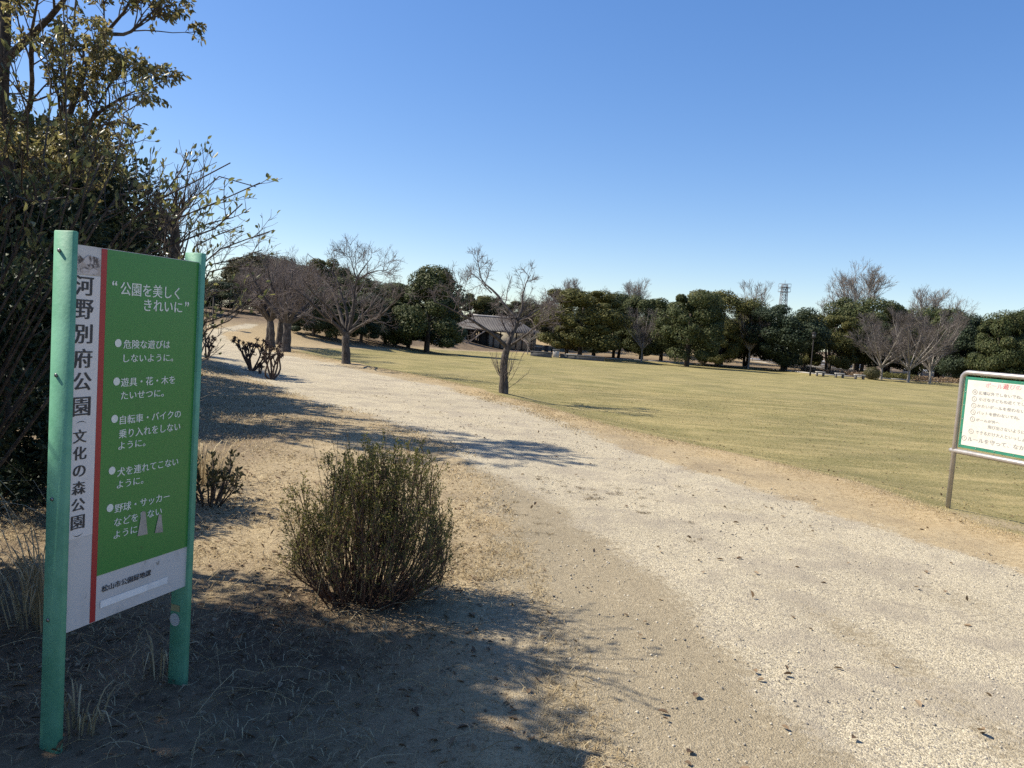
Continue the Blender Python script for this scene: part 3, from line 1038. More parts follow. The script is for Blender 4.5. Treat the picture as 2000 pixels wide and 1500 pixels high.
def tube_part(name, sets, mat, parent, sides, origin, smooth=True):
    V = []; F = []; n = 0
    for (P, Rr), s in zip(sets, sides):
        if len(P) == 0: continue
        v, f = tubes(P, Rr, s)
        V.append(v); F.append(f + n); n += len(v)
    me = mesh_np(name, np.vstack(V) - origin, [np.vstack(F)], mat, smooth)
    return link(name, me, parent)


def bare_tree(name, label, cat, base, trunk, limbs, g, levels, bark, twig, group=None, extra=None):
    """trunk: (pts, r0, r1); limbs: list of (pts, r0, r1); levels: list of kwargs for sprout"""
    base = np.asarray(base, float)
    root = thing(name, label, cat, tuple(base), 0, group)
    n = 9
    tp = spline(trunk[0], 10)
    t = np.linspace(0, 1, 10)
    tr = trunk[1] + (trunk[2] - trunk[1]) * t
    tr = tr * (1 + 0.35 * np.exp(-t * 9)) * (1 + 0.06 * g.normal(size=10))
    LP = np.array([spline(l[0], n) for l in limbs]) if limbs else np.zeros((0, n, 3))
    LP = LP + g.normal(size=LP.shape) * 0.02 * np.linspace(0, 1, n)[None, :, None]
    LR = np.array([np.linspace(l[1], l[2], n) for l in limbs])
    tube_part('trunk', [(tp[None], tr[None]), (LP, LR)], bark, root, [12, 8], base)
    cur = (LP, LR)
    sets = []; sides = []
    for i, kw in enumerate(levels):
        cur = sprout(*cur, g, **kw)
        sets.append(cur); sides.append(5 if i == 0 else 3)
    if extra:
        for e in extra: sets.append(e); sides.append(4)
    tube_part('crown', sets, twig, root, sides, base)
    return root


g = np.random.default_rng(11)
# the lone tree on the near lawn edge
bM = gnd(984, 768, 0, HN); dM = bM[1]
q = dM / FPX
LM = lambda pts, dn=0: limb_px(pts, dM, dn)
limbsM = [(LM([(988, 676), (965, 655), (935, 635), (905, 617), (878, 603), (846, 588)], -1.6), 0.0564, 0.0089),
          (LM([(992, 672), (1004, 645), (1012, 628), (1008, 612)], 0.3), 0.0663, 0.0357),
          (LM([(1008, 622), (985, 595), (972, 575), (955, 560), (940, 545), (932, 505)], 0.8), 0.0464, 0.0071),
          (LM([(1010, 625), (1020, 600), (1022, 570), (1030, 548), (1036, 536)], 0.4), 0.0365, 0.0071),
          (LM([(996, 670), (1003, 648), (998, 625), (985, 606), (970, 603)], 1.5), 0.0398, 0.0071),
          (LM([(996, 675), (1020, 660), (1042, 642), (1060, 628), (1095, 620)], -1.2), 0.0365, 0.0071),
          (LM([(1014, 626), (1040, 612), (1058, 600), (1078, 588)], 1.2), 0.0331, 0.0071),
          (LM([(1012, 628), (1040, 618), (1060, 606), (1090, 597)], -0.8), 0.0265, 0.0059),
          (LM([(905, 617), (895, 600), (899, 570), (893, 545)], -1.2), 0.0199, 0.0048),
          (LM([(960, 572), (950, 562), (940, 552), (927, 535)], 0.5), 0.0199, 0.0048)]
suck = sprout(np.array([spline([bM + [0, 0, 0.02], bM + [0, 0, 0.3]], 4)]), np.array([[0.05] * 4]), g, per=16, length=0.95, t0=0, ang=(25, 60), nseg=6, curv=0.12, up=0.25, rscale=0.16, rmin=0.0045, lenfall=0.2)
suck2 = sprout(*suck, g, per=5, length=0.4, t0=0.3, ang=(20, 45), nseg=3, up=0.2, rmin=0.004)
bare_tree('cherry_tree', 'lone bare cherry tree with crooked leaning trunk standing on the near lawn edge', 'tree', bM,
          ([bM - [0, 0, 0.15], at(984, 745, dM), at(984, 715, dM), at(987, 692, dM), at(994, 672, dM)], 0.120, 0.085), limbsM, g,
          [dict(per=8, length=0.72, t0=0.2, ang=(35, 70), nseg=5, curv=0.22, up=0.1, rscale=0.42, rmin=0.008, lenfall=0.62),
           dict(per=6, length=0.28, t0=0.15, ang=(30, 60), nseg=4, curv=0.25, up=0.08, rscale=0.6, rmin=0.0055),
           dict(per=4, length=0.22, t0=0.2, ang=(30, 60), nseg=3, curv=0.25, up=0.1, rscale=0.7, rmin=0.0042)],
          M_BARK_CHERRY, M_TWIG, 'bare cherry trees by the path', extra=[suck, suck2])

# the broad cherry on the left
bC = gnd(676, 710, 0, HN); dC = bC[1]
LC = lambda pts, dn=0: limb_px(pts, dC, dn)
limbsC = [(LC([(674, 655), (655, 632), (630, 615), (612, 595), (590, 575), (560, 555)], -1.5), 0.0862, 0.0119),
          (LC([(676, 650), (665, 615), (655, 580), (640, 555), (610, 535), (570, 520)], 1.8), 0.0796, 0.0107),
          (LC([(676, 645), (678, 610), (665, 570), (655, 540), (620, 510), (600, 495)], 0.6), 0.0663, 0.0089),
          (LC([(680, 648), (690, 610), (692, 570), (697, 545), (712, 520), (726, 500)], -0.4), 0.0796, 0.0089),
          (LC([(680, 652), (705, 635), (735, 622), (755, 605), (772, 585), (790, 565)], -1.8), 0.0663, 0.0089),
          (LC([(681, 648), (705, 620), (725, 598), (740, 575), (752, 555)], 1.6), 0.0597, 0.0071),
          (LC([(697, 548), (690, 525), (685, 508), (680, 492)], 0.3), 0.0331, 0.0059),
          (LC([(700, 545), (730, 530), (755, 528)], -0.8), 0.0331, 0.0059),
          (LC([(678, 640), (690, 595), (700, 570), (718, 548)], 2.5), 0.0530, 0.0071),
          (LC([(670, 640), (640, 600), (610, 570), (585, 540)], -2.5), 0.0530, 0.0071),
          (LC([(655, 632), (615, 620), (580, 612), (560, 605)], -1.0), 0.0398, 0.0071)]
bare_tree('cherry_tree', 'broad bare cherry tree with thick grey trunk, nearest of the trees left of the lawn', 'tree', bC,
          ([bC - [0, 0, 0.15], at(676, 690, dC), at(675, 670, dC), at(677, 648, dC)], 0.165, 0.13), limbsC, g,
          [dict(per=9, length=1.25, t0=0.2, ang=(30, 65), nseg=5, curv=0.2, up=0.10, rscale=0.42, rmin=0.010, lenfall=0.6),
           dict(per=6, length=0.6, t0=0.15, ang=(30, 60), nseg=4, curv=0.22, up=0.08, rscale=0.6, rmin=0.007),
           dict(per=4.5, length=0.36, t0=0.15, ang=(30, 60), nseg=3, curv=0.25, up=0.12, rscale=0.7, rmin=0.0052)],
          M_BARK_CHERRY, M_TWIG, 'bare cherry trees by the path')


def auto_cherry(u, v, top, hw, label, seed, rtrunk=0.2, fork=0.42):
    g = np.random.default_rng(seed)
    b = gnd(u, v, 0, HN); d = b[1]
    s = d / FPX
    hgt = (v - top) * s; wid = hw * s
    fk = b + np.array([g.normal() * 0.1, 0, hgt * fork * 0.75])
    limbs = []
    n = 8
    for i in range(n):
        a = 2 * math.pi * (i + 0.5 * g.random()) / n
        rr = wid * (0.6 + 0.45 * g.random()); hz = hgt * (0.62 + 0.36 * g.random())
        e = b + np.array([math.cos(a) * rr, math.sin(a) * rr, hz])
        m = fk * 0.55 + e * 0.45 + np.array([math.cos(a), math.sin(a), -0.2]) * rr * 0.12
        limbs.append(([fk - [0, 0, 0.05], m, e], rtrunk * 0.55, 0.018))
    limbs.append(([fk, fk + [0.1, 0, hgt * 0.3], b + [0.1, 0.1, hgt * 0.98]], rtrunk * 0.5, 0.015))
    return bare_tree('cherry_tree', label, 'tree', b, ([b - [0, 0, 0.2], b * 0.5 + fk * 0.5 + [0.03, 0, 0], fk], rtrunk, rtrunk * 0.75), limbs, g,
                     [dict(per=9, length=hgt * 0.28, t0=0.2, ang=(28, 60), nseg=5, curv=0.2, up=0.1, rscale=0.45, rmin=0.012, lenfall=0.6),
                      dict(per=7, length=hgt * 0.17, t0=0.15, ang=(30, 60), nseg=3, curv=0.22, up=0.15, rscale=0.6, rmin=0.008),
                      dict(per=3.5, length=hgt * 0.08, t0=0.15, ang=(30, 60), nseg=2, curv=0.25, up=0.12, rscale=0.7, rmin=0.0065)],
                     M_BARK_CHERRY, M_TWIG, 'bare cherry trees by the path')


auto_cherry(557, 687, 508, 78, 'thick trunked bare cherry, second in the row beside the gravel path', 21, 0.24)
auto_cherry(531, 678, 512, 72, 'pale trunked bare cherry squeezed between two others beside the path', 22, 0.19)
auto_cherry(522, 674, 520, 70, 'leftmost bare cherry of the tight clump on the golden mound', 23, 0.17)
auto_cherry(543, 673, 515, 60, 'shaded bare cherry at the back of the tight clump by the path', 24, 0.22)


def vase_tree(b, hgt, wid, label, seed, group, twig, bark, name='zelkova_tree', trunk_frac=0.22, dome=0.24, dens=1.0, rt=None):
    g = np.random.default_rng(seed)
    b = np.asarray(b, float)
    rt = rt or hgt * 0.018
    fk = b + np.array([0, 0, hgt * trunk_frac])
    limbs = []
    n = 11
    for i in range(n):
        a = 2 * math.pi * (i + 0.6 * g.random()) / n
        k = 0.35 + 0.65 * g.random()
        rr = wid * k * 0.85; hz = hgt * (0.97 - dome * k * k)
        f0 = fk + [0, 0, hgt * 0.05 * g.random()]
        e = b + np.array([math.cos(a) * rr, math.sin(a) * rr, hz])
        m = f0 * 0.5 + e * 0.5 + np.array([math.cos(a), math.sin(a), 0.3]) * rr * 0.10
        limbs.append(([f0, m, e], rt * 0.6, rt * 0.10))
    tw = hgt * 0.0011
    return bare_tree(name, label, 'tree', b, ([b - [0, 0, 0.2], b + [0.03, 0, hgt * trunk_frac * 0.5], fk + [0, 0, hgt * 0.04]], rt * 1.1, rt * 0.75), limbs, g,
                     [dict(per=8 * dens, length=hgt * 0.27, t0=0.12, ang=(16, 42), nseg=4, curv=0.10, up=0.08, rscale=0.5, rmin=tw * 2.2, lenfall=0.5),
                      dict(per=7 * dens, length=hgt * 0.15, t0=0.15, ang=(18, 46), nseg=3, curv=0.12, up=0.06, rscale=0.6, rmin=tw * 1.5),
                      dict(per=4 * dens, length=hgt * 0.075, t0=0.15, ang=(20, 45), nseg=2, curv=0.15, up=0.1, rscale=0.7, rmin=tw * 1.2)],
                     bark, twig, group)


def vase_px(u, v, top, hw, *a, **k):
    b = gnd(u, v, 0, HN); s = b[1] / FPX
    return vase_tree(b, (v - top) * s * 0.97, hw * s * 1.2, *a, **k)


GZ = 'bare vase shaped trees on the far lawn edge'
vase_px(1252, 707, 604, 50, 'bare fan shaped tree with pale trunk alone before the dark evergreens', 31, GZ, M_TWIG_RED, M_BARK_PALE)
vase_px(1461, 720, 606, 46, 'slender bare tree with pale straight trunk between two dark evergreens', 32, GZ, M_TWIG_RED, M_BARK_PALE, trunk_frac=0.3)
vase_px(1720, 741, 605, 74, 'leftmost of three broad bare trees behind the stone benches', 33, GZ, M_TWIG_RED, M_BARK_PALE, dens=1.1, dome=0.42, trunk_frac=0.16)
vase_px(1773, 747, 598, 82, 'middle of three broad bare trees, trunk forking low beside the hedge', 34, GZ, M_TWIG_RED, M_BARK_PALE, dens=1.1, dome=0.42, trunk_frac=0.16)
vase_px(1815, 749, 603, 88, 'rightmost of three broad bare trees, just left of the white board', 35, GZ, M_TWIG_RED, M_BARK_PALE, dens=1.1, dome=0.42, trunk_frac=0.16)
vase_px(1030, 692, 640, 24, 'small bare sapling standing in front of the rest house corner', 36, GZ, M_TWIG_GREY, M_BARK_PALE, name='sapling', trunk_frac=0.45, dens=0.6)


def back_bare(u, top, y, hw, label, seed, **k):
    top = top + 14
    p = at(u, top, y); zb = float(HN(p[0], y))
    s = y / FPX
    return vase_tree((p[0], y, zb), p[2] - zb, hw * s, label, seed, 'bare trees rising behind the evergreens', M_TWIG_GREY, M_BARK_PALE, name='bare_tree', rt=0.16, **k)


back_bare(1115, 541, 112, 28, 'pale bare treetop rising behind the olive tree right of the rest house', 41, trunk_frac=0.4)
back_bare(1178, 557, 114, 26, 'low faint bare treetop between two taller bare tops behind evergreens', 42, trunk_frac=0.4, dens=0.8)
back_bare(1243, 544, 110, 28, 'upright bare treetop rising above the evergreens behind the fan shaped tree', 43, trunk_frac=0.35)
back_bare(1472, 548, 112, 52, 'wide pale bare treetop just left of the lattice tower', 44, trunk_frac=0.3, dens=0.85)
back_bare(1686, 518, 104, 58, 'tallest bare treetop on the right, open branches against the sky', 45, trunk_frac=0.35)
back_bare(1815, 564, 108, 44, 'spreading bare treetop above the three broad bare trees', 46, trunk_frac=0.4)
back_bare(1868, 578, 112, 30, 'small thin bare treetop right of the spreading bare top', 47, trunk_frac=0.4, dens=0.7)
back_bare(1632, 570, 110, 30, 'faint bare treetop left of the tallest bare top', 48, trunk_frac=0.4, dens=0.7)
back_bare(1030, 568, 108, 40, 'brownish bare treetop behind the rest house roof', 49, trunk_frac=0.3)


# ------------------------------------------------------------------ trees: evergreens
def crown_mesh(seed, mat, kind='round', n_l=60, per=760, size=0.0235):
    """unit-height crown (z 0..1, radius ~0.5), many lumps of leaf cards"""
    g = np.random.default_rng(seed)
    lumps = []
    for i in range(n_l):
        t = (i + 0.5) / n_l
        z = 0.06 + 0.86 * g.random() ** 0.85
        if kind == 'round':
            prof = math.sqrt(max(0.02, 1 - ((z - 0.42) / 0.60) ** 2)) * 0.46
        elif kind == 'cone':
            prof = 0.47 * (1 - max(0, z - 0.22) / 0.85) ** 0.72
        else:
            prof = math.sqrt(max(0.02, 1 - ((z - 0.6) / 0.45) ** 2)) * 0.48
        a = g.random() * 2 * math.pi
        k = prof * (0.55 + 0.42 * math.sqrt(g.random()))
        r = (0.055 + 0.115 * g.random() ** 1.5) * (1.15 if z < 0.6 else 0.95)
        lumps.append((math.cos(a) * k, math.sin(a) * k, z, r))
    lumps = np.array(lumps); lumps[:, :2] += 0.05 * g.normal(size=2) * (lumps[:, 2:3] - 0.3)
    V = []; F = []; n = 0
    pos = []; nr = []; sz = []
    for (x, y, z, r) in lumps:
        d = rand_dirs(per, g)
        d[:, 2] = d[:, 2] * 0.9 + 0.12
        rr = r * (0.70 + 0.38 * g.random(per))
        p = np.array([x, y, z]) + d * rr[:, None] * np.array([1.1, 1.1, 0.9])
        pos.append(p); nr.append(norm(d + rand_dirs(per, g) * 0.7)); sz.append(size * (0.6 + 0.9 * g.random(per)))
    v, f = cards(np.vstack(pos), np.vstack(nr), np.concatenate(sz), g)
    return mesh_np('crown', v, [f], mat)


def trunk_mesh(seed, mat, stems=1):
    g = np.random.default_rng(seed)
    mb = MB()
    for s in range(stems):
        o = g.normal(size=2) * 0.03 * (stems > 1)
        P = spline([(o[0], o[1], -0.08), (o[0] * 1.6 + g.normal() * 0.01, o[1] * 1.6, 0.15), (o[0] * 2.6 + g.normal() * 0.03, o[1] * 2.5 + g.normal() * 0.03, 0.4), (o[0] * 3, o[1] * 3, 0.7)], 8)
        mb.tube(P, np.linspace(0.030, 0.010, 8) * (1.3 if stems == 1 else 0.9), 8)
        for k in range(5):
            a = g.random() * 6.28; z = 0.2 + 0.3 * g.random()
            st = np.array([np.interp(z, P[:, 2], P[:, i]) for i in range(3)])
            mb.tube(spline([st, st + [math.cos(a) * 0.12, math.sin(a) * 0.12, 0.08], st + [math.cos(a) * 0.26, math.sin(a) * 0.26, 0.22]], 6), np.linspace(0.010, 0.003, 6), 5)
    return mb.mesh('trunk', mat, True)


CROWNS = {}


def get_crown(kind, i, m):
    if (kind, i, m) not in CROWNS:
        CROWNS[kind, i, m] = crown_mesh((100 if kind == 'round' else 200) + i + 10 * m, M_LEAF[m], kind, 64 + 5 * i)
    return CROWNS[kind, i, m]


TRUNKS = [trunk_mesh(300 + i, M_BARK_DARK, s) for i, s in enumerate((1, 2, 3, 1))]


def evergreen(b, hgt, wid, label, seed, mat=0, kind='round', group='evergreen trees round the park', gap=0.12, depth=None):
    gap *= 0.5
    g = np.random.default_rng(seed)
    root = thing('evergreen_tree', label, 'tree', tuple(b), 0, group)
    var = int(g.integers(0, 4 if kind == 'round' else 2))
    c = link('crown', get_crown(kind, var, mat), root)
    c.location = (0, 0, hgt * gap)
    c.scale = (wid * 2.7, wid * 2.7, hgt * (1 - gap) * 0.97)
    c.rotation_euler = (0, 0, 0)
    rz = g.random() * 6.28
    # rotate about z first: use delta rotation on equal xy scale only
    if depth is None: c.rotation_euler = (0, 0, rz)
    t = link('trunk', TRUNKS[int(g.integers(0, 4))], root)
    t.scale = (hgt, hgt, hgt); t.rotation_euler = (0, 0, rz)
    return root


def ev_base(u, v, top, hw, label, seed, mat=0, kind='round', **k):
    b = gnd(u, v, 0, HN); s = b[1] / FPX
    return evergreen(b, (v - top) * s, hw * s, label, seed, mat, kind, **k)


def ev_back(u, top, y, hw, label, seed, mat=0, kind='round', **k):
    p = at(u, top, y); zb = float(HN(p[0], y)); s = y / FPX
    return evergreen((p[0], y, zb), p[2] - zb, hw * s, label, seed, mat, kind, **k)


# left background, on the bank
ev_back(432, 548, 70, 42, 'dark evergreen at the far end of the path behind the shrub twigs', 401, 2)
ev_back(355, 540, 60, 55, 'dark evergreen far behind the green sign post', 418, 0)
ev_back(520, 496, 74, 62, 'tall greyish evergreen behind the tight clump of bare cherries', 402, 3)
ev_back(575, 520, 82, 45, 'dark evergreen behind the bare cherry row, left of the round crowned one', 419, 0)
ev_back(625, 501, 78, 42, 'round crowned olive evergreen above the broad cherry limbs', 403, 1)
ev_back(668, 520, 80, 36, 'dark evergreen directly behind the broad cherry trunk', 404, 0, 'cone')
ev_back(725, 541, 76, 58, 'wide low evergreen between the broad cherry and the domed dark tree', 405, 0, 'spread', gap=0.1)
ev_back(775, 555, 80, 40, 'low dark evergreen tucked against the domed tree from the left', 420, 2, gap=0.08)
ev_base(833, 688, 518, 60, 'big domed dark evergreen left of the rest house', 406, 0, 'cone', gap=0.04)
ev_back(876, 549, 88, 20, 'narrow dark evergreen at the right shoulder of the domed tree', 407, 2, 'cone', gap=0.06)
ev_base(612, 657, 560, 40, 'low dark evergreen on the bank seen under the cherry branches', 441, 2, gap=0.12)
ev_base(650, 664, 572, 38, 'low evergreen on the bank just left of the broad cherry trunk', 442, 0, gap=0.1)
ev_base(705, 667, 566, 42, 'dark evergreen on the bank just right of the broad cherry trunk', 443, 2, gap=0.1)
ev_base(752, 672, 580, 40, 'dark evergreen low on the bank beside the domed tree', 444, 0, gap=0.08)
ev_base(796, 680, 600, 30, 'small dark evergreen under the left side of the domed tree', 445, 2, gap=0.05)
ev_back(462, 545, 84, 40, 'dark evergreen behind the leftmost bare cherry', 446, 0)
# behind and beside the rest house
ev_back(926, 571, 104, 36, 'round evergreen behind the left end of the rest house roof', 408, 1)
ev_back(985, 577, 106, 50, 'brownish evergreen behind the middle of the rest house roof', 409, 3)
ev_back(1048, 582, 104, 34, 'narrow brownish evergreen behind the right end of the rest house', 410, 3)
ev_base(1132, 697, 560, 66, 'large olive topped evergreen right of the rest house', 411, 1, gap=0.2)
ev_base(1107, 693, 628, 22, 'small yellowish evergreen under the large olive tree, by the lamp', 412, 1, gap=0.25)
ev_back(1168, 582, 92, 36, 'dark evergreen pressed against the large olive tree from the right', 413, 2, gap=0.15)
ev_back(1212, 571, 92, 44, 'bushy evergreen behind the left half of the fan shaped bare tree', 414, 0, 'cone', gap=0.14)
ev_back(1262, 577, 90, 42, 'dark evergreen right behind the fan shaped bare tree', 415, 0, gap=0.12)
ev_back(1300, 592, 94, 32, 'low evergreen in the dip right of the fan shaped bare tree', 416, 2, gap=0.1)
ev_base(1340, 716, 569, 50, 'tall flat topped evergreen in the middle of the far row', 417, 0, gap=0.13)
ev_back(1420, 567, 90, 62, 'widest evergreen of the far row, two humps at its top', 421, 1, 'spread', gap=0.14)
ev_base(1400, 717, 612, 32, 'shorter yellowish evergreen in front of the widest one', 422, 1, gap=0.1)
ev_back(1470, 590, 94, 40, 'evergreen behind the slender pale trunked bare tree', 423, 0, 'cone', gap=0.15)
ev_base(1530, 724, 593, 56, 'broad dark evergreen below the lattice tower', 424, 2, 'spread', gap=0.14)
ev_back(1580, 607, 98, 34, 'low evergreen between the tower and the right lamp post', 425, 0, 'cone', gap=0.16)
ev_base(1616, 729, 609, 40, 'glossy olive evergreen beside the right lamp post', 426, 1, gap=0.15)
ev_back(1690, 580, 98, 56, 'high evergreen under the tallest bare treetop', 427, 0, 'spread', gap=0.2)
ev_back(1745, 589, 100, 38, 'evergreen between the tallest bare top and the spreading one', 428, 2, 'cone', gap=0.2)
ev_back(1797, 605, 98, 42, 'evergreen behind the middle broad bare tree', 429, 0, gap=0.2)
ev_back(1848, 598, 96, 46, 'evergreen behind the rightmost broad bare tree', 430, 0, gap=0.14)
ev_back(1908, 613, 90, 46, 'dark evergreen above the left corner of the white board', 431, 2, gap=0.06)
ev_back(1965, 609, 86, 44, 'dark evergreen above the middle of the white board', 432, 0, gap=0.05)
ev_back(2030, 604, 86, 48, 'dark evergreen above the white board at the picture edge', 433, 0, gap=0.05)
ev_back(2110, 612, 86, 48, 'dark evergreen beyond the right end of the white board', 434, 2, 'cone', gap=0.05)


def tree_belt():
    g = np.random.default_rng(350)
    spans = [(1085, 1400, 104, 0.0, 606), (1400, 1880, 106, 2.2, 622), (1880, 2300, 100, 0.0, 628), (470, 905, 96, 0.0, 560)]
    pos = []; nr = []
    for (u0, u1, y, z0, vt) in spans:
        n = int((u1 - u0) / 4.2)
        for i in range(n):
            u = u0 + (u1 - u0) * g.random(); yy = y + 7 * g.random()
            p = at(u, vt + 0.03 * (u - 1000) * 0 + 10 * g.random(), yy); zb = float(H0(p[0], yy))
            zz = zb + z0 + max(0.5, (p[2] - zb - z0)) * g.random() ** 0.8
            d = rand_dirs(260, g); r = (1.0 + 0.9 * g.random()) * (0.75 + 0.3 * g.random((260, 1)))
            pos.append(np.array([p[0], yy, zz]) + d * r); nr.append(d + 0.6 * rand_dirs(260, g))
    pos = np.vstack(pos)
    V, F = cards(pos, np.vstack(nr), 0.28 * (0.6 + 0.8 * g.random(len(pos))), g)
    tag(link('tree_belt', mesh_np('tree_belt', V, [F], M_LEAF[2])), 'dark belt of foliage behind the front row of park trees', 'woodland', kind='stuff')


tree_belt()


# ------------------------------------------------------------------ left foreground trees and shrubs
def leaf_part(name, V, F, mat, parent, origin):
    return link(name, mesh_np(name, V - origin, [F], mat), parent)


def along(P, g, per, jitter=0.01, t0=0.1):
    """random points + tangents along polylines"""
    K, n, _ = P.shape
    par = np.repeat(np.arange(K), per); M = len(par)
    t = (t0 + (1 - t0) * g.random(M)) * (n - 1); i = np.minimum(t.astype(int), n - 2); f = (t - i)[:, None]
    pos = P[par, i] * (1 - f) + P[par, i + 1] * f
    return pos + g.normal(size=(M, 3)) * jitter, norm(P[par, i + 1] - P[par, i])


def tall_tree():
    g = np.random.default_rng(51)
    b = np.array([-7.45, 11.4, 0.0]); b[2] = float(H(b[0], b[1]))
    d = b[1]
    root = thing('evergreen_tree', 'tall open crowned tree with drooping olive leaves at the left edge', 'tree', tuple(b))
    tr = spline([b - [0, 0, 0.2], at(28, 700, d), at(30, 540, d), at(25, 400, d), at(0, 250, d), at(10, 60, d), at(20, -150, d)], 14)
    Lx = lambda pts, dn: limb_px(pts, d, dn)
    limbs = [(Lx([(25, 420), (110, 290), (165, 140), (205, 65), (245, 20), (270, -30)], 0.6), 0.07, 0.014),
             (Lx([(25, 410), (150, 290), (178, 235), (210, 170), (250, 130)], -0.3), 0.05, 0.010),
             (Lx([(20, 370), (120, 220), (140, 90), (150, -20)], 1.2), 0.05, 0.012),
             (Lx([(0, 250), (-20, 160), (-40, 60)], 0.5), 0.06, 0.012), (Lx([(8, 120), (110, 20), (160, -60), (230, -110)], -0.8), 0.06, 0.012),
             (Lx([(10, 60), (-10, -60), (-60, -130)], 0.2), 0.06, 0.012), (Lx([(28, 450), (0, 330), (-50, 260)], -1.0), 0.05, 0.01),
             (Lx([(10, 300), (60, 200), (60, 80), (80, -30)], -1.4), 0.05, 0.01), (Lx([(205, 65), (250, 65), (290, 30), (310, 15)], 0.4), 0.03, 0.008),
             (Lx([(15, 0), (90, -120), (120, -220)], 0.6), 0.05, 0.01), (Lx([(178, 235), (200, 215), (240, 190), (270, 175)], -0.6), 0.03, 0.008), (Lx([(25, 440), (90, 380), (150, 330), (200, 300)], 0.8), 0.05, 0.01), (Lx([(28, 470), (70, 400), (90, 340), (110, 300)], -0.5), 0.05, 0.01)]
    n = 9
    LP = np.array([spline(l[0], n) for l in limbs]); LR = np.array([np.linspace(l[1], l[2], n) for l in limbs])
    s1 = sprout(LP, LR, g, per=12, length=0.95, t0=0.3, ang=(25, 60), nseg=5, curv=0.18, up=0.12, rscale=0.5, rmin=0.008)
    s2 = sprout(*s1, g, per=5, length=0.42, t0=0.3, ang=(25, 55), nseg=4, curv=0.2, up=0.1, rscale=0.6, rmin=0.005)
    tube_part('trunk', [(tr[None], np.linspace(0.24, 0.03, 14)[None]), (LP, LR)], M_BARK_DARK, root, [12, 7], b)
    tube_part('twigs', [s1, s2], M_STEM, root, [4, 3], b)
    pos, tg = along(s2[0], g, 14, 0.025, 0.4)
    keep = g.random(len(pos)) < 0.9
    pos, tg = pos[keep], tg[keep]
    dr = norm(tg * 0.6 + rand_dirs(len(pos), g) * 0.8 + np.array([0, 0, -0.75]))
    V, F = leaves(pos, dr, 0.085 * (0.7 + 0.6 * g.random(len(pos))), 0.036 * (0.8 + 0.4 * g.random(len(pos))), g)
    leaf_part('foliage', V, F, M_LEAF_TALL, root, b)


tall_tree()


def dense_mesh(seed, mat, n_l, per, L, Wd):
    """near evergreen crown of real leaves, unit-ish size (z 0..1)"""
    g = np.random.default_rng(seed)
    pos = []; dr = []
    for i in range(n_l):
        z = 0.05 + 0.9 * g.random()
        prof = math.sqrt(max(0.03, 1 - ((z - 0.45) / 0.6) ** 2)) * 0.47
        a = g.random() * 6.283; k = prof * math.sqrt(g.random())
        r = 0.07 + 0.08 * g.random()
        d = rand_dirs(per, g)
        pos.append(np.array([math.cos(a) * k, math.sin(a) * k, z]) + d * (r * (0.3 + 0.75 * g.random((per, 1)))))
        dr.append(d + rand_dirs(per, g) * 0.8 + np.array([0, 0, 0.1]))
    pos = np.vstack(pos); dr = np.vstack(dr)
    V, F = leaves(pos, dr, L * (0.7 + 0.6 * g.random(len(pos))), Wd * (0.8 + 0.4 * g.random(len(pos))), g)
    return mesh_np('crown', V, [F], mat)


DENSE = [dense_mesh(61, M_LEAF[2], 110, 170, 0.034, 0.015), dense_mesh(62, M_LEAF[0], 100, 170, 0.034, 0.015)]


def dense_tree(x, y, hgt, wid, label, seed, var=0, gap=0.2, name='evergreen_tree', cat='tree', group='dense dark evergreens left of the path'):
    z = float(H(x, y))
    root = thing(name, label, cat, (x, y, z), 0, group)
    c = link('crown', DENSE[var], root)
    c.location = (0, 0, hgt * gap); c.scale = (wid, wid, hgt * (1 - gap)); c.rotation_euler = (0, 0, seed * 1.3)
    t = link('trunk', TRUNKS[seed % 4], root); t.scale = (wid * 0.95, wid * 0.95, hgt)
    return root


dense_tree(-8.6, 14.0, 4.3, 3.9, 'dense dark evergreen behind the top of the green sign', 1, 0)
dense_tree(-10.6, 16.6, 4.6, 3.8, 'dense dark evergreen behind and left of the first dense one', 2, 1)
dense_tree(-10.3, 20.5, 3.6, 3.4, 'dense evergreen farther along the left side of the path', 3, 0)
dense_tree(-13.5, 24.5, 4.2, 4.0, 'farthest dense evergreen on the left side of the path', 4, 1)
dense_tree(-7.0, 10.6, 2.9, 3.0, 'low dense evergreen behind the tall open crowned trunk', 5, 0, 0.05)
dense_tree(-8.9, 12.2, 3.6, 3.6, 'dense evergreen left of the one behind the green sign', 6, 1, 0.1)


dense_tree(-3.95, 6.0, 1.75, 1.6, 'low dense dark shrub behind the near sign post', 7, 0, 0.0, 'dense_shrub', 'shrub', None)
dense_tree(-4.2, 4.0, 4.15, 2.0, 'tallest dense shrub outside the left edge behind the other dense shrubs', 10, 0, 0.2, 'dense_shrub', 'shrub', None)
dense_tree(-4.35, 3.5, 3.5, 2.2, 'tall dense shrub just outside the left edge shading the sign', 8, 1, 0.1, 'dense_shrub', 'shrub', None)
dense_tree(-3.5, 3.0, 1.5, 1.3, 'low dense shrub at the left edge before the tall dense shrub', 9, 1, 0.0, 'dense_shrub', 'shrub', None)


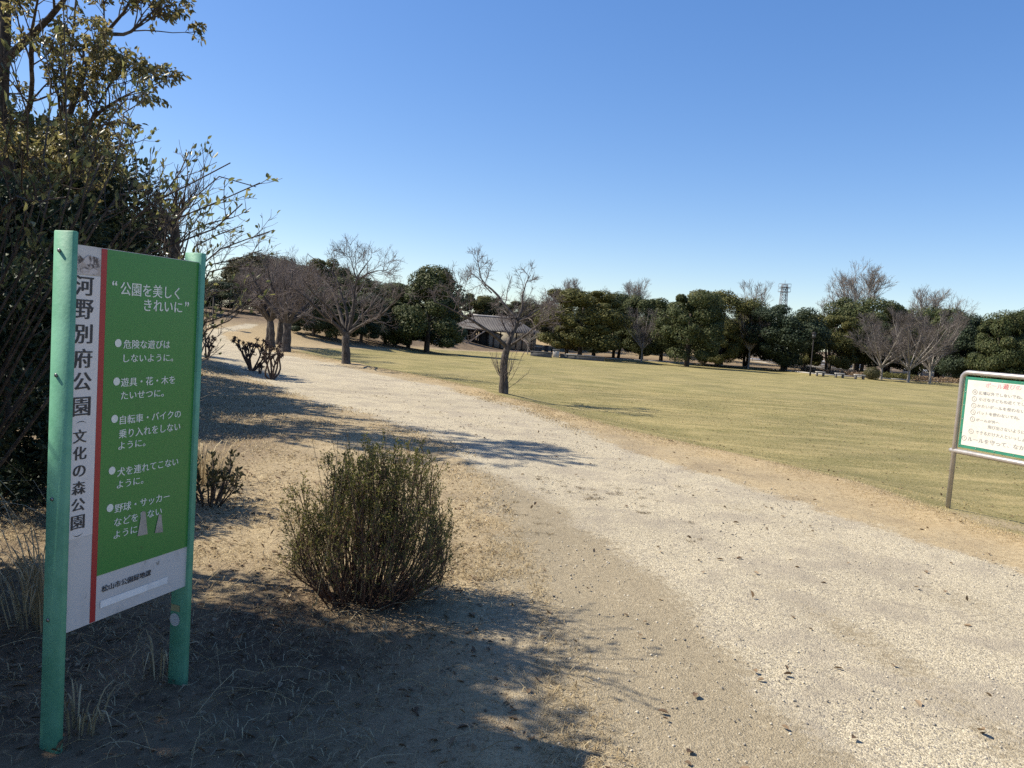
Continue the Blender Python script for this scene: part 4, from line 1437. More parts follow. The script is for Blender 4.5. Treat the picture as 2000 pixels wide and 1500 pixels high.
def pollard():
    g = np.random.default_rng(71)
    d = 13.0
    top = at(345, 378, d); x = top[0]; z = float(H(x, d)); b = np.array([x, d, z])
    root = thing('pollarded_tree', 'dark pollarded trunk with broken top behind the leafy twigs', 'tree', tuple(b))
    P = spline([b - [0, 0, 0.2], at(338, 560, d), at(341, 480, d), at(343, 420, d), at(344, 395, d), top], 12)
    r = np.array([0.15, 0.14, 0.125, 0.12, 0.125, 0.115, 0.12, 0.11, 0.09, 0.075, 0.04, 0.012])
    LP = np.array([spline(limb_px(p, d, dn), 8) for p, dn in (([(341, 455), (325, 425), (312, 405)], 0.1), ([(343, 430), (356, 410), (362, 395)], -0.1), ([(340, 490), (320, 470), (300, 465)], 0.3))])
    LR = np.array([np.linspace(0.05, 0.03, 8)] * 3)
    tube_part('trunk', [(P[None], r[None]), (LP, LR)], M_BARK_DARK, root, [9, 6], b)
    s1 = sprout(np.concatenate([LP, spline(P[3:], 8)[None]]), np.concatenate([LR, np.full((1, 8), 0.05)]), g, per=12, length=0.9, t0=0.0, ang=(30, 60), nseg=5, curv=0.15, up=0.3, rscale=0.3, rmin=0.007)
    s2 = sprout(*s1, g, per=4, length=0.4, t0=0.2, ang=(25, 50), nseg=3, up=0.2, rmin=0.005)
    tube_part('crown', [s1, s2], M_STEM, root, [4, 3], b)


pollard()


def oval_shrub():
    g = np.random.default_rng(81)
    b = np.array([-3.35, 4.25, 0.0]); b[2] = float(H(b[0], b[1]))
    d = 4.1
    root = thing('leafy_shrub', 'tall sparse shrub with oval leaves arching over the green sign', 'shrub', tuple(b))
    src = [([(240, 445), (290, 400), (357, 368), (389, 348), (423, 330), (450, 318)], 0.0),
           ([(259, 465), (315, 440), (362, 420), (407, 402), (459, 379), (508, 357)], 0.1),
           ([(292, 492), (362, 474), (398, 460), (434, 436), (459, 413), (473, 398)], -0.1),
           ([(239, 445), (307, 396), (345, 345), (362, 322), (369, 296)], 0.2),
           ([(123, 430), (129, 245), (127, 123), (123, -20)], 0.1),
           ([(196, 383), (227, 307), (240, 250), (246, 205), (280, 197)], 0.3),
           ([(150, 430), (175, 330), (195, 250), (250, 190)], 0.0),
           ([(60, 430), (50, 330), (60, 250), (20, 120)], -0.2), ([(90, 430), (85, 300), (100, 180), (75, 20)], 0.4),
           ([(20, 430), (0, 300), (40, 215), (60, 210)], -0.1), ([(160, 400), (190, 330), (215, 290), (262, 280)], 0.5),
           ([(45, 440), (42, 370), (45, 300)], -0.4), ([(200, 420), (250, 380), (300, 360), (330, 350)], 0.6), ([(0, 420), (70, 395), (130, 385)], -0.5),
           ([(170, 450), (240, 400), (270, 330), (265, 300)], 0.2), ([(300, 470), (340, 430), (372, 395), (425, 345), (500, 365)], 0.5)]
    root_pts = b + np.array([0, 0, 0.05])
    stems = []
    for pts, dn in src:
        w = limb_px(pts, d - 0.1, dn * 2)
        j = g.normal(size=3) * 0.05
        mid = root_pts * 0.45 + w[0] * 0.55 + np.array([-0.12, 0.05, -0.1]) + j
        stems.append([root_pts + j * [1, 1, 0], mid] + w)
    # the shrub's own thick growth to the left, out of the frame
    for k in range(9):
        a = 2.0 + 2.4 * g.random()
        rr = 0.3 + 1.2 * g.random(); h = 1.2 + 1.9 * g.random()
        e = b + np.array([math.cos(a) * rr, math.sin(a) * rr * 0.9, h])
        stems.append([root_pts, root_pts * 0.5 + e * 0.5 + [0, 0, 0.25], e])
    P = np.array([spline(s, 14) for s in stems]); K = len(P)
    Rr = np.array([np.linspace(0.008 + 0.006 * g.random(), 0.003, 14) for _ in range(K)])
    s1 = sprout(P, Rr, g, per=8, length=0.34, t0=0.5, ang=(22, 50), nseg=4, curv=0.12, up=0.18, rscale=0.5, rmin=0.0026, lenfall=0.4)
    s2 = sprout(*s1, g, per=3, length=0.16, t0=0.2, ang=(25, 50), nseg=3, curv=0.15, up=0.1, rscale=0.6, rmin=0.0018)
    tube_part('stems', [(P, Rr), s1, s2], M_STEM, root, [6, 4, 3], b)
    V = []; F = []; n = 0
    for Q, per, t0 in ((P[:, 7:], 18, 0.0), (s1[0], 4, 0.35), (s2[0], 2.0, 0.4)):
        pos, tg = along(Q, g, int(per), 0.003, t0)
        # the bare-twigged branches carry few leaves
        far = (pos[:, 0] > -1.62) & (pos[:, 2] < 1.95)
        keep = (~far) | (g.random(len(pos)) < 0.3)
        keep &= g.random(len(pos)) < 0.6
        pos, tg = pos[keep], tg[keep]
        dr = norm(tg * 0.8 + rand_dirs(len(pos), g) * 0.75 + [0, 0, 0.3])
        v, f = leaves(pos, dr, 0.036 * (0.6 + 0.9 * g.random(len(pos))), 0.017 * (0.7 + 0.7 * g.random(len(pos))), g, 0.2)
        V.append(v); F.append(f + n); n += len(v)
    leaf_part('foliage', np.vstack(V), np.vstack(F), M_LEAF_NEAR, root, b)


oval_shrub()


def twiggy_shrub():
    g = np.random.default_rng(83)
    d = 4.5
    b = np.array([-2.15, d, 0.0]); b[2] = float(H(b[0], b[1]))
    root = thing('twiggy_shrub', 'nearly leafless twiggy shrub fanning out right above and beside the far sign post', 'shrub', tuple(b))
    src = [([(394, 512), (439, 488), (470, 474), (504, 456), (535, 449)], 0.3), ([(390, 545), (434, 524), (470, 500), (512, 488)], 0.1),
           ([(389, 652), (432, 624), (471, 602), (503, 579), (531, 552)], 0.0), ([(386, 673), (425, 640), (445, 628), (484, 598)], 0.1),
           ([(388, 600), (425, 572), (470, 560), (505, 545)], 0.3), ([(375, 500), (405, 470), (440, 452), (475, 440)], 0.2),
           ([(360, 490), (385, 455), (420, 430), (455, 425)], -0.2), ([(330, 490), (350, 440), (372, 410), (385, 385)], 0.3),
           ([(320, 490), (325, 440), (322, 400)], 0.1), ([(388, 570), (420, 530), (455, 520), (490, 520)], -0.2), ([(392, 690), (410, 660), (418, 640)], 0.1)]
    st = []
    for pts, dn in src:
        w = limb_px(pts, d, dn)
        st.append(spline([b + g.normal(size=3) * [0.05, 0.05, 0], b * 0.5 + w[0] * 0.5 + [-0.06, 0.1, -0.05]] + w, 14))
    P = np.array(st); Rr = np.tile(np.linspace(0.012, 0.0028, 14), (len(st), 1))
    s1 = sprout(P, Rr, g, per=13, length=0.30, t0=0.45, ang=(25, 55), nseg=5, curv=0.16, up=0.16, rscale=0.5, rmin=0.0024, lenfall=0.4)
    s2 = sprout(*s1, g, per=5, length=0.13, t0=0.2, ang=(25, 55), nseg=3, curv=0.18, up=0.12, rscale=0.6, rmin=0.0016)
    tube_part('stems', [(P, Rr)], M_STEM, root, [6], b)
    tube_part('twigs', [s1, s2], bark_mat('grey_shrub_twig', (0.10, 0.085, 0.07), (0.20, 0.17, 0.14), 10), root, [4, 3], b)
    pos, tg = along(np.concatenate([s1[0][:, 1:5], s2[0]]), g, 1, 0.003, 0.5)
    k = g.random(len(pos)) < 0.30; pos, tg = pos[k], tg[k]
    V, F = leaves(pos, norm(tg * 0.7 + rand_dirs(len(pos), g) * 0.7 + [0, 0, 0.2]), 0.038 * (0.6 + 0.8 * g.random(len(pos))), 0.018, g, 0.2)
    leaf_part('foliage', V, F, M_LEAF_NEAR, root, b)


twiggy_shrub()


def leafy_bush(x, y, hgt, wid, label, seed, mat, n_st=60, leafL=0.04, name='leafy_shrub', group=None, per=9, bare=False):
    g = np.random.default_rng(seed)
    b = np.array([x, y, float(H(x, y))])
    root = thing(name, label, 'shrub', tuple(b), 0, group)
    st = []
    for k in range(n_st):
        a = g.random() * 6.283; rr = wid * math.sqrt(g.random()); h = hgt * (0.55 + 0.45 * g.random()) * (1 - 0.25 * (rr / wid) ** 2)
        s = b + np.array([math.cos(a) * rr * 0.25, math.sin(a) * rr * 0.25, -0.03]); e = b + np.array([math.cos(a) * rr, math.sin(a) * rr, h])
        st.append(spline([s, s * 0.45 + e * 0.55 + [0, 0, h * 0.08] + g.normal(size=3) * 0.03, e], 8))
    P = np.array(st); Rr = np.tile(np.linspace(0.009, 0.003, 8), (n_st, 1))
    s1 = sprout(P, Rr, g, per=6, length=hgt * 0.22, t0=0.35, ang=(20, 50), nseg=3, curv=0.15, up=0.15, rscale=0.5, rmin=0.002)
    tube_part('stems', [(P, Rr), s1], M_STEM, root, [4, 3], b)
    pos, tg = along(s1[0], g, per, 0.004, 0.2)
    dr = norm(tg * 0.7 + rand_dirs(len(pos), g) * 0.8 + [0, 0, 0.15])
    V, F = leaves(pos, dr, leafL * (0.6 + 0.8 * g.random(len(pos))), leafL * 0.45, g, 0.2)
    leaf_part('foliage', V, F, mat, root, b)
    return root


# off to the left of the camera: the shrubs whose shade lies over the foreground
leafy_bush(-3.85, 3.0, 2.5, 1.0, 'leafy shrub at the left edge shading the ground before the sign', 91, M_LEAF[0], 80, 0.05)
leafy_bush(-3.2, 2.2, 2.2, 0.75, 'leafy shrub beside the viewer, left of the sign', 92, M_LEAF[0], 60, 0.05)
leafy_bush(-3.95, 3.1, 3.7, 0.85, 'tall airy shrub beside the viewer at the far left', 97, M_LEAF[0], 46, 0.055, per=6)
leafy_bush(-3.75, 3.85, 2.5, 0.75, 'leafy shrub beside the tall sparse shrub at the left edge', 96, M_LEAF[0], 70, 0.05)
leafy_bush(-2.4, 6.2, 0.42, 0.38, 'small dark leaved shrub beside the right sign post', 94, M_LEAF[3], 22, 0.045, per=3)


def centre_bush():
    g = np.random.default_rng(95)
    c = gnd(715, 1165, 0, H); b = c.copy()
    root = thing('twiggy_bush', 'rounded twiggy bush with tiny green leaves beside the path', 'bush', tuple(b))
    n = 210
    st = []
    for k in range(n):
        a = g.random() * 6.283; rr = math.sqrt(g.random())
        h = 0.56 + 0.24 * (1 - rr ** 3) + 0.05 * g.normal()
        if rr > 0.70: h *= 0.40 + 0.62 * g.random()
        ex = 0.44 * rr * math.cos(a) + 0.03; ey = 0.40 * rr * math.sin(a)
        h *= 1.0 + 0.16 * ex
        s = b + np.array([0.22 * rr * math.cos(a) + 0.02 * g.normal(), 0.19 * rr * math.sin(a) + 0.02 * g.normal(), -0.02])
        e = b + np.array([ex, ey, max(0.25, h)])
        m = s * 0.5 + e * 0.5 + np.array([ex * 0.20, ey * 0.20, -0.03]) + g.normal(size=3) * 0.03; e = e + g.normal(size=3) * [0.05, 0.05, 0.01]
        st.append(spline([s, m, e], 9))
    P = np.array(st); Rr = np.tile(np.linspace(0.0048, 0.0014, 9), (n, 1)) * (0.7 + 0.6 * g.random((n, 1)))
    s1 = sprout(P, Rr, g, per=11, length=0.21, t0=0.22, ang=(18, 46), nseg=4, curv=0.12, up=0.10, rscale=0.5, rmin=0.0011, lenfall=0.6)
    s2 = sprout(*s1, g, per=3, length=0.06, t0=0.3, ang=(20, 55), nseg=2, curv=0.1, up=0.1, rscale=0.7, rmin=0.0008)
    tube_part('stems', [(P, Rr)], bark_mat('bush_stem', (0.075, 0.042, 0.03), (0.16, 0.09, 0.06), 20), root, [5], b)
    tube_part('twigs', [s1, s2], bark_mat('bush_twig', (0.15, 0.11, 0.07), (0.24, 0.17, 0.10), 20), root, [3, 3], b)
    V = []; F = []; nn = 0
    for Q, per, t0 in ((s1[0], 7, 0.2), (s2[0], 5, 0.1)):
        pos, tg = along(Q, g, per, 0.002, t0)
        zz = (pos[:, 2] - b[2])
        keep = g.random(len(pos)) < np.clip(0.02 + zz * 1.05, 0.04, 0.95)
        pos, tg = pos[keep], tg[keep]
        dr = norm(tg + rand_dirs(len(pos), g) * 0.8)
        v, f = leaves(pos, dr, 0.013 * (0.6 + 0.8 * g.random(len(pos))), 0.0065, g, 0.2)
        V.append(v); F.append(f + nn); nn += len(v)
    leaf_part('foliage', np.vstack(V), np.vstack(F), M_LEAF_BUSH, root, b)
    # dead straws standing in the bush
    S = []
    for k in range(14):
        s = b + np.array([-0.12 + 0.12 * g.normal(), -0.15 + 0.08 * g.normal(), 0.05]); e = s + np.array([0.10 + 0.18 * g.normal(), -0.1 + 0.1 * g.normal(), 0.75 + 0.25 * g.random()])
        S.append(spline([s, s * 0.5 + e * 0.5 + [0.03, 0, 0.03], e], 6))
    tube_part('dead_straws', [(np.array(S), np.tile(np.linspace(0.0022, 0.0012, 6), (14, 1)))], M_STRAW, root, [3], b)


centre_bush()


def pruned_azalea(u, v, hpx, wpx, label, seed, n=7):
    g = np.random.default_rng(seed)
    b = gnd(u, v, 0, H); s = b[1] / FPX
    hgt, wid = hpx * s, wpx * s
    root = thing('pruned_shrub', label, 'shrub', tuple(b), 0, 'pruned leafless shrubs along the path')
    st = []
    for k in range(n):
        a = 6.283 * (k + 0.4 * g.random()) / n; rr = wid * (0.5 + 0.5 * g.random())
        e = b + np.array([math.cos(a) * rr, math.sin(a) * rr * 0.7, hgt * (0.7 + 0.3 * g.random())])
        st.append(spline([b - [0, 0, 0.05], b * 0.5 + e * 0.5 + g.normal(size=3) * 0.06 + [math.cos(a) * rr * 0.2, 0, -0.05], e], 8))
    P = np.array(st); Rr = np.tile(np.linspace(0.028, 0.016, 8), (n, 1))
    s1 = sprout(P, Rr, g, per=3, length=hgt * 0.42, t0=0.35, ang=(30, 55), nseg=4, curv=0.2, up=0.3, rscale=0.7, rmin=0.010, tip=0.9)
    s2 = sprout(*s1, g, per=4, length=hgt * 0.10, t0=0.75, ang=(40, 80), nseg=2, curv=0.3, up=0.2, rscale=0.9, rmin=0.009, tip=1.2)
    # short tufts of dry buds at the cut ends
    ends = np.vstack([s1[0][:, -1], s2[0][:, -1]])
    pos = np.repeat(ends, 7, 0) + g.normal(size=(len(ends) * 7, 3)) * 0.012
    V, F = leaves(pos, rand_dirs(len(pos), g) + [0, 0, 0.3], 0.05, 0.02, g)
    VV = [V]; FF = [F]; n0 = len(V)
    for (Q, q), sd_ in (((P, Rr), 6), (s1, 5), (s2, 5)):
        v, f = tubes(Q, q, sd_); VV.append(v); FF.append(f + n0); n0 += len(v)
    link('stems', mesh_np('stems', np.vstack(VV) - b, FF, bark_mat('shrub_bark', (0.06, 0.045, 0.04), (0.12, 0.085, 0.07), 8)), root)


pruned_azalea(492, 724, 56, 36, 'wider pruned leafless shrub at the edge of the gravel path', 101, 9)
pruned_azalea(531, 741, 62, 18, 'taller pruned leafless shrub nearest to the gravel path', 102, 6)
pruned_azalea(404, 702, 52, 12, 'single stemmed pruned shrub beside the sign post, leaves on top', 103, 3)
pruned_azalea(508, 730, 22, 4, 'short cut stump between the two pruned shrubs', 104, 2)


# ------------------------------------------------------------------ rest house
def rest_house():
    D = 90.0
    pL = at(884, 679, D); pR = at(1043, 688, D)
    s = D / FPX
    zg = min(float(HN((pL[0] + pR[0]) / 2, D - 0.5)), at(960, 687, D - 0.5)[2])
    print('house', zg, float(HN((pL[0] + pR[0]) / 2, D - 0.5)))
    cx = (pL[0] + pR[0]) / 2; wd = (pR[0] - pL[0])
    dpt = 5.0
    rot = R(-7)
    root = thing('rest_house', 'low cream walled rest house with dark timber frame and grey tiled roof', 'building', (cx, D + dpt / 2, zg), rot)
    M_WALL = weathered('cream_wall', (0.38, 0.34, 0.27), (0.27, 0.24, 0.19), 0.4, 0.9, 1.2)
    M_TIMB = paint_mat('dark_timber', (0.055, 0.045, 0.038), (0.035, 0.03, 0.026), 0.8, 4)
    k = NT('roof_tiles'); v = k.coord()
    wv = k.n('ShaderNodeTexWave', wave_type='BANDS', bands_direction='X'); k.put(wv.inputs['Vector'], v); wv.inputs['Scale'].default_value = 1.6; wv.inputs['Distortion'].default_value = 0.3
    f = k.noise(v, 3, 5, 0.7)
    k.col(k.mix(k.ramp(f, 0.3, 0.7), (0.055, 0.049, 0.045), (0.10, 0.09, 0.082))); k.rough(0.7); k.bump(wv.outputs['Fac'], 0.6, 0.06)
    M_ROOF = k.m
    h = 2.2; hw = wd / 2; hd = dpt / 2
    zb = 0.35
    # plinth
    MB().box((0, 0, zb / 2 - 0.3), (wd + 0.5, dpt + 0.5, zb + 0.6), 0, 0.03).build('plinth', M_CONC, root)
    y0 = -hd
    def wall(x0, x1, z0, z1, y, name='wall', mat=M_WALL, t=0.14):
        return MB().box(((x0 + x1) / 2, y, (z0 + z1) / 2), (x1 - x0, t, z1 - z0)).build(name, mat, root)
    X = lambda u: -hw + (u - 884) / (1043 - 884) * wd
    zt = zb + h
    wall(-hw, X(915), zb, zt, y0 + 0.07); wall(X(957), hw, zb, zt, y0 + 0.07)
    wall(X(936), X(957), zb, zt, y0 + 0.9, 'screen', paint_mat('dark_slat_screen', (0.07, 0.06, 0.052), (0.04, 0.035, 0.03), 0.8, 6))
    wall(-hw, X(917), zb, zt, hd - 0.07); wall(X(936), hw, zb, zt, hd - 0.07)
    for x in (-hw + 0.07, hw - 0.07):
        MB().box((x, 0, (zb + zt) / 2), (0.14, dpt - 0.3, h)).build('wall', M_WALL, root)
    wall(X(915), X(936), zt - 0.55, zt, y0 + 0.07, 'lintel', M_TIMB)
    # door with a small dark window
    dr = MB().box(((X(899) + X(912)) / 2, y0 - 0.03, zb + 1.0), (X(912) - X(899), 0.05, 2.0)).build('door', paint_mat('white_door', (0.62, 0.61, 0.57), (0.5, 0.5, 0.47), 0.6, 2), root)
    MB().box((X(909), y0 - 0.065, zb + 1.35), (0.14, 0.02, 0.7)).build('door_window', M_TIMB, dr)
    for u in (884.5, 897.5, 914.5, 925, 931, 936, 957, 967.5, 981, 998, 1012, 1024, 1042):
        MB().box((X(u), y0 - 0.05, (zb + zt) / 2), (0.14, 0.10, h)).build('timber_post', M_TIMB, root)
    for (a, b_) in ((884, 915), (957, 1043)):
        MB().box(((X(a) + X(b_)) / 2, y0 - 0.02, zb + 0.09), (X(b_) - X(a) - 0.2, 0.05, 0.16)).build('sill_beam', M_TIMB, root)
    MB().box((0, y0 - 0.06, zt + 0.06), (wd + 0.1, 0.14, 0.16)).build('eaves_beam', M_TIMB, root)
    # hipped roof with a raised, slightly bowed ridge
    ov = 0.75; zr = zt + 1.5
    rx0, rx1 = X(919), X(1003)
    e = zt + 0.05
    V = [(-hw - ov, -hd - ov, e - 0.1), (hw + ov, -hd - ov, e - 0.1), (hw + ov, hd + ov, e - 0.1), (-hw - ov, hd + ov, e - 0.1)]
    mid = []
    kx, ky = 0.55, 0.5
    lo = np.array(V); hi = np.array([(rx0, -0.05, zr), (rx1, -0.05, zr), (rx1, 0.05, zr), (rx0, 0.05, zr)])
    m1 = lo * 0.5 + hi * 0.5 - [0, 0, 0.18]
    und = lo - [0, 0, 0.16]
    vv = np.vstack([und, lo, m1, hi])
    ff = []
    for r_ in range(3):
        for i in range(4):
            j = (i + 1) % 4
            ff.append((r_ * 4 + i, r_ * 4 + j, r_ * 4 + 4 + j, r_ * 4 + 4 + i))
    ff += [(12, 13, 14, 15), (3, 2, 1, 0)]
    roof = MB().add(vv, ff).build('roof', M_ROOF, root)
    MB().tube([(rx0 - 0.15, 0, zr + 0.12), (rx0 + 0.6, 0, zr + 0.06), (rx1 - 0.6, 0, zr + 0.06), (rx1 + 0.15, 0, zr + 0.12)], 0.13, 8).build('ridge', paint_mat('ridge_tile', (0.33, 0.31, 0.29), (0.24, 0.22, 0.2), 0.7, 4), roof)
    return root


rest_house()

# ------------------------------------------------------------------ small things on the far side
def lamp(u, v, top, label, lantern=True):
    b = gnd(u, v, 0, HN); s = b[1] / FPX; h = (v - top) * s
    root = thing('lamp_post', label, 'lamp post', tuple(b), 0, 'dark park lamp posts')
    m = paint_mat('lamp_metal', (0.025, 0.022, 0.02), (0.018, 0.016, 0.015), 0.7, 8, 0.15)
    MB().tube([(0, 0, -0.1), (0, 0, 0.5), (0, 0, 0.52), (0, 0, h * 0.84)], [0.09, 0.085, 0.055, 0.05], 10).build('pole', m, root)
    mb = MB()
    mb.tube([(0, 0, h * 0.84), (0, 0, h * 0.86), (0, 0, h * 0.87)], [0.08, 0.2, 0.2], 8)
    mb.tube([(0, 0, h * 0.955), (0, 0, h * 0.96), (0, 0, h)], [0.28, 0.28, 0.05], 8)
    for a in range(4):
        mb.tube([(0.17 * math.cos(a * 1.57), 0.17 * math.sin(a * 1.57), h * 0.868), (0.22 * math.cos(a * 1.57), 0.22 * math.sin(a * 1.57), h * 0.956)], 0.015, 5)
    mb.build('lantern', m, root)
    MB().tube([(0, 0, h * 0.871), (0, 0, h * 0.954)], [0.14, 0.19], 8).build('lamp_glass', paint_mat('lamp_glass', (0.16, 0.16, 0.155), None, 0.3, 4), root)


lamp(1077, 690, 610, 'dark lamp post with lantern head right of the rest house')
lamp(1582, 734, 648, 'dark lamp post beside the stone benches on the right')
lamp(415, 640, 565, 'thin dark lamp post far along the path by the sign', True)


def box_thing(name, label, cat, u0, u1, v, h, depth, mat, group=None, cap=None, partname='block'):
    a = gnd(u0, v, 0, HN); s = a[1] / FPX
    w = (u1 - u0) * s
    c = np.array([a[0] + w / 2, a[1] + depth / 2, 0]); c[2] = float(HN(c[0], c[1]))
    root = thing(name, label, cat, tuple(c), R(-4), group)
    hh = h * s
    MB().box((0, 0, hh / 2 - 0.1), (w, depth, hh + 0.2), 0, 0.03).build(partname, mat, root)
    if cap: MB().box((0, 0, hh + 0.05), (w + 0.12, depth + 0.12, 0.1), 0, 0.02).build('cap', cap, root)
    return root


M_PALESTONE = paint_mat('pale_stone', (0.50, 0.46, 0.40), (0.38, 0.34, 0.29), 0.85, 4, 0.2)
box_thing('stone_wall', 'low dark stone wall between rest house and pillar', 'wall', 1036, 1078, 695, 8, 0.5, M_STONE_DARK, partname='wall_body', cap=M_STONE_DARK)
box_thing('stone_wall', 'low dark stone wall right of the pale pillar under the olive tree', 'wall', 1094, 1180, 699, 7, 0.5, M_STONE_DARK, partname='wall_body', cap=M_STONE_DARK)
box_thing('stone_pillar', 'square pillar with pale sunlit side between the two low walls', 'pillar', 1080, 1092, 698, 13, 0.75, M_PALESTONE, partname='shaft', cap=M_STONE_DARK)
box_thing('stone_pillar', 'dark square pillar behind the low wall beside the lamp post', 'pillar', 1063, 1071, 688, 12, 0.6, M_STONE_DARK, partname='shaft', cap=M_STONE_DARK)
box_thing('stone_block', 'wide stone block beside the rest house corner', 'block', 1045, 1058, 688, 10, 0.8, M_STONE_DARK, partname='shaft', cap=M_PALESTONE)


def bench(u0, u1, v, label, group):
    a = gnd((u0 + u1) / 2, v, 0, HN); s = a[1] / FPX
    w = (u1 - u0) * s
    root = thing('stone_bench', label, 'bench', tuple(a), R(-6), group)
    MB().box((0, 0, 0.42), (w, 0.45, 0.12), 0, 0.02).build('seat', M_CONC, root)
    for x in (-w * 0.36, w * 0.36):
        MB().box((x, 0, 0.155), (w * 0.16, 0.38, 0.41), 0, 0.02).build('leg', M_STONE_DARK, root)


GB = 'low stone benches along the far lawn edge'
bench(1593, 1610, 735, 'leftmost of three stone benches on the right lawn edge', GB)
bench(1630, 1648, 738, 'middle of three stone benches on the right lawn edge', GB)
bench(1668, 1688, 741, 'rightmost of three stone benches, nearest the broad bare trees', GB)
bench(1105, 1127, 701, 'dark stone bench before the wall right of the pale pillar', GB)
bench(1140, 1157, 703, 'small stone bench right of the other one by the wall', GB)


def lattice_tower():
    y = 260.0
    top = at(1533, 556, y); zb = -1.2; hgt = top[2] - zb
    root = thing('lattice_tower', 'slim steel lattice tower above the distant treetops', 'tower', (top[0], y, zb))
    m = paint_mat('tower_steel', (0.20, 0.20, 0.21), (0.15, 0.15, 0.155), 0.6, 3)
    n = 14; w0, w1 = 1.7, 0.75
    def cor(k, i):
        t = k / n; w = w0 + (w1 - w0) * t
        return np.array([(-w, w, w, -w)[i % 4], (-w, -w, w, w)[i % 4], hgt * t])
    mb = MB()
    for i in range(4): mb.tube([cor(0, i), cor(n, i)], 0.11, 5)
    mb.build('legs', m, root)
    mb = MB()
    for k in range(n):
        for i in range(4):
            mb.tube([cor(k, i), cor(k + 1, i + 1)], 0.06, 4); mb.tube([cor(k, i + 1), cor(k + 1, i)], 0.06, 4); mb.tube([cor(k + 1, i), cor(k + 1, i + 1)], 0.06, 4)
    mb.build('braces', m, root)
    mb = MB()
    for zz in (hgt * 0.965, hgt * 0.90):
        mb.box((0, 0, zz), (3.2, 3.2, 0.12))
        for i in range(4):
            c = np.array([(-1.55, 1.55, 1.55, -1.55)[i], (-1.55, -1.55, 1.55, 1.55)[i], zz]); d = np.array([(-1.55, 1.55, 1.55, -1.55)[(i + 1) % 4], (-1.55, -1.55, 1.55, 1.55)[(i + 1) % 4], zz])
            mb.tube([c, c + [0, 0, 1.1]], 0.05, 4); mb.tube([c + [0, 0, 1.1], d + [0, 0, 1.1]], 0.05, 4)
    mb.build('platforms', m, root)
    MB().tube([(0, 0, hgt), (0, 0, hgt + 1.5)], 0.06, 5).build('aerial', m, root)


lattice_tower()


# boundary fence and sheds seen between the trunks on the right
def far_fence():
    a = at(1370, 712, 118); b = at(1990, 745, 112)
    za = -1.35
    d = np.array([b[0] - a[0], b[1] - a[1], 0]); ln = np.linalg.norm(d); d /= ln
    root = thing('boundary_fence', 'grey mesh fence seen between the trunks on the right', 'fence', (a[0], a[1], za), math.atan2(d[1], d[0]))
    m = paint_mat('fence_grey', (0.34, 0.36, 0.36), (0.26, 0.28, 0.28), 0.6, 2)
    MB().box((ln / 2, 0, 0.25), (ln, 0.2, 0.9)).build('base_wall', M_CONC, root)
    mb = MB()
    for z in (0.8, 1.1, 1.4, 1.7): mb.tube([(0, 0, z), (ln, 0, z)], 0.03, 4)
    mb.build('rails', m, root)
    for k in range(int(ln / 2.5) + 1): MB().box((k * 2.5, 0, 1.2), (0.08, 0.08, 1.1)).build('fence_post', m, root)


far_fence()


def shed(u, v, wpx, hpx, y, label, wallc, roofc):
    p = at(u, v, y); s = y / FPX; zg = float(H0(p[0], y))
    root = thing('shed', label, 'shed', (p[0], y, zg), R(8))
    w = wpx * s; h = p[2] + hpx * s - zg
    MB().box((0, 0, h * 0.4), (w, 5, h * 0.8)).build('wall', paint_mat('shed_wall', wallc, None, 0.8, 1), root)
    MB().add([(-w / 2 - .4, -2.9, h * 0.78), (w / 2 + .4, -2.9, h * 0.78), (w / 2 + .4, 0, h * 1.05), (-w / 2 - .4, 0, h * 1.05), (w / 2 + .4, 2.9, h * 0.78), (-w / 2 - .4, 2.9, h * 0.78),
              (-w / 2 - .4, -2.9, h * 0.70), (w / 2 + .4, -2.9, h * 0.70), (w / 2 + .4, 2.9, h * 0.70), (-w / 2 - .4, 2.9, h * 0.70)],
             [(0, 1, 2, 3), (3, 2, 4, 5), (6, 7, 1, 0), (5, 4, 8, 9), (9, 8, 7, 6)], [(1, 4, 2), (0, 3, 5)]).build('roof', paint_mat('shed_roof', roofc, None, 0.6, 1), root)
    dr = MB().box((w * 0.2, -2.53, h * 0.3), (w * 0.16, 0.06, h * 0.6)).build('door', paint_mat('shed_door', (0.25, 0.25, 0.25)), root)


shed(1806, 728, 52, 6, 126, 'pale roofed low shed between the trunks of the broad bare trees', (0.42, 0.43, 0.43), (0.55, 0.56, 0.57))
shed(1640, 712, 70, 5, 150, 'distant white shed behind the fence near the right lamp post', (0.6, 0.6, 0.6), (0.35, 0.36, 0.38))
shed(1480, 704, 60, 3, 150, 'distant grey shed behind the slender pale trunked tree', (0.45, 0.46, 0.45), (0.4, 0.4, 0.42))


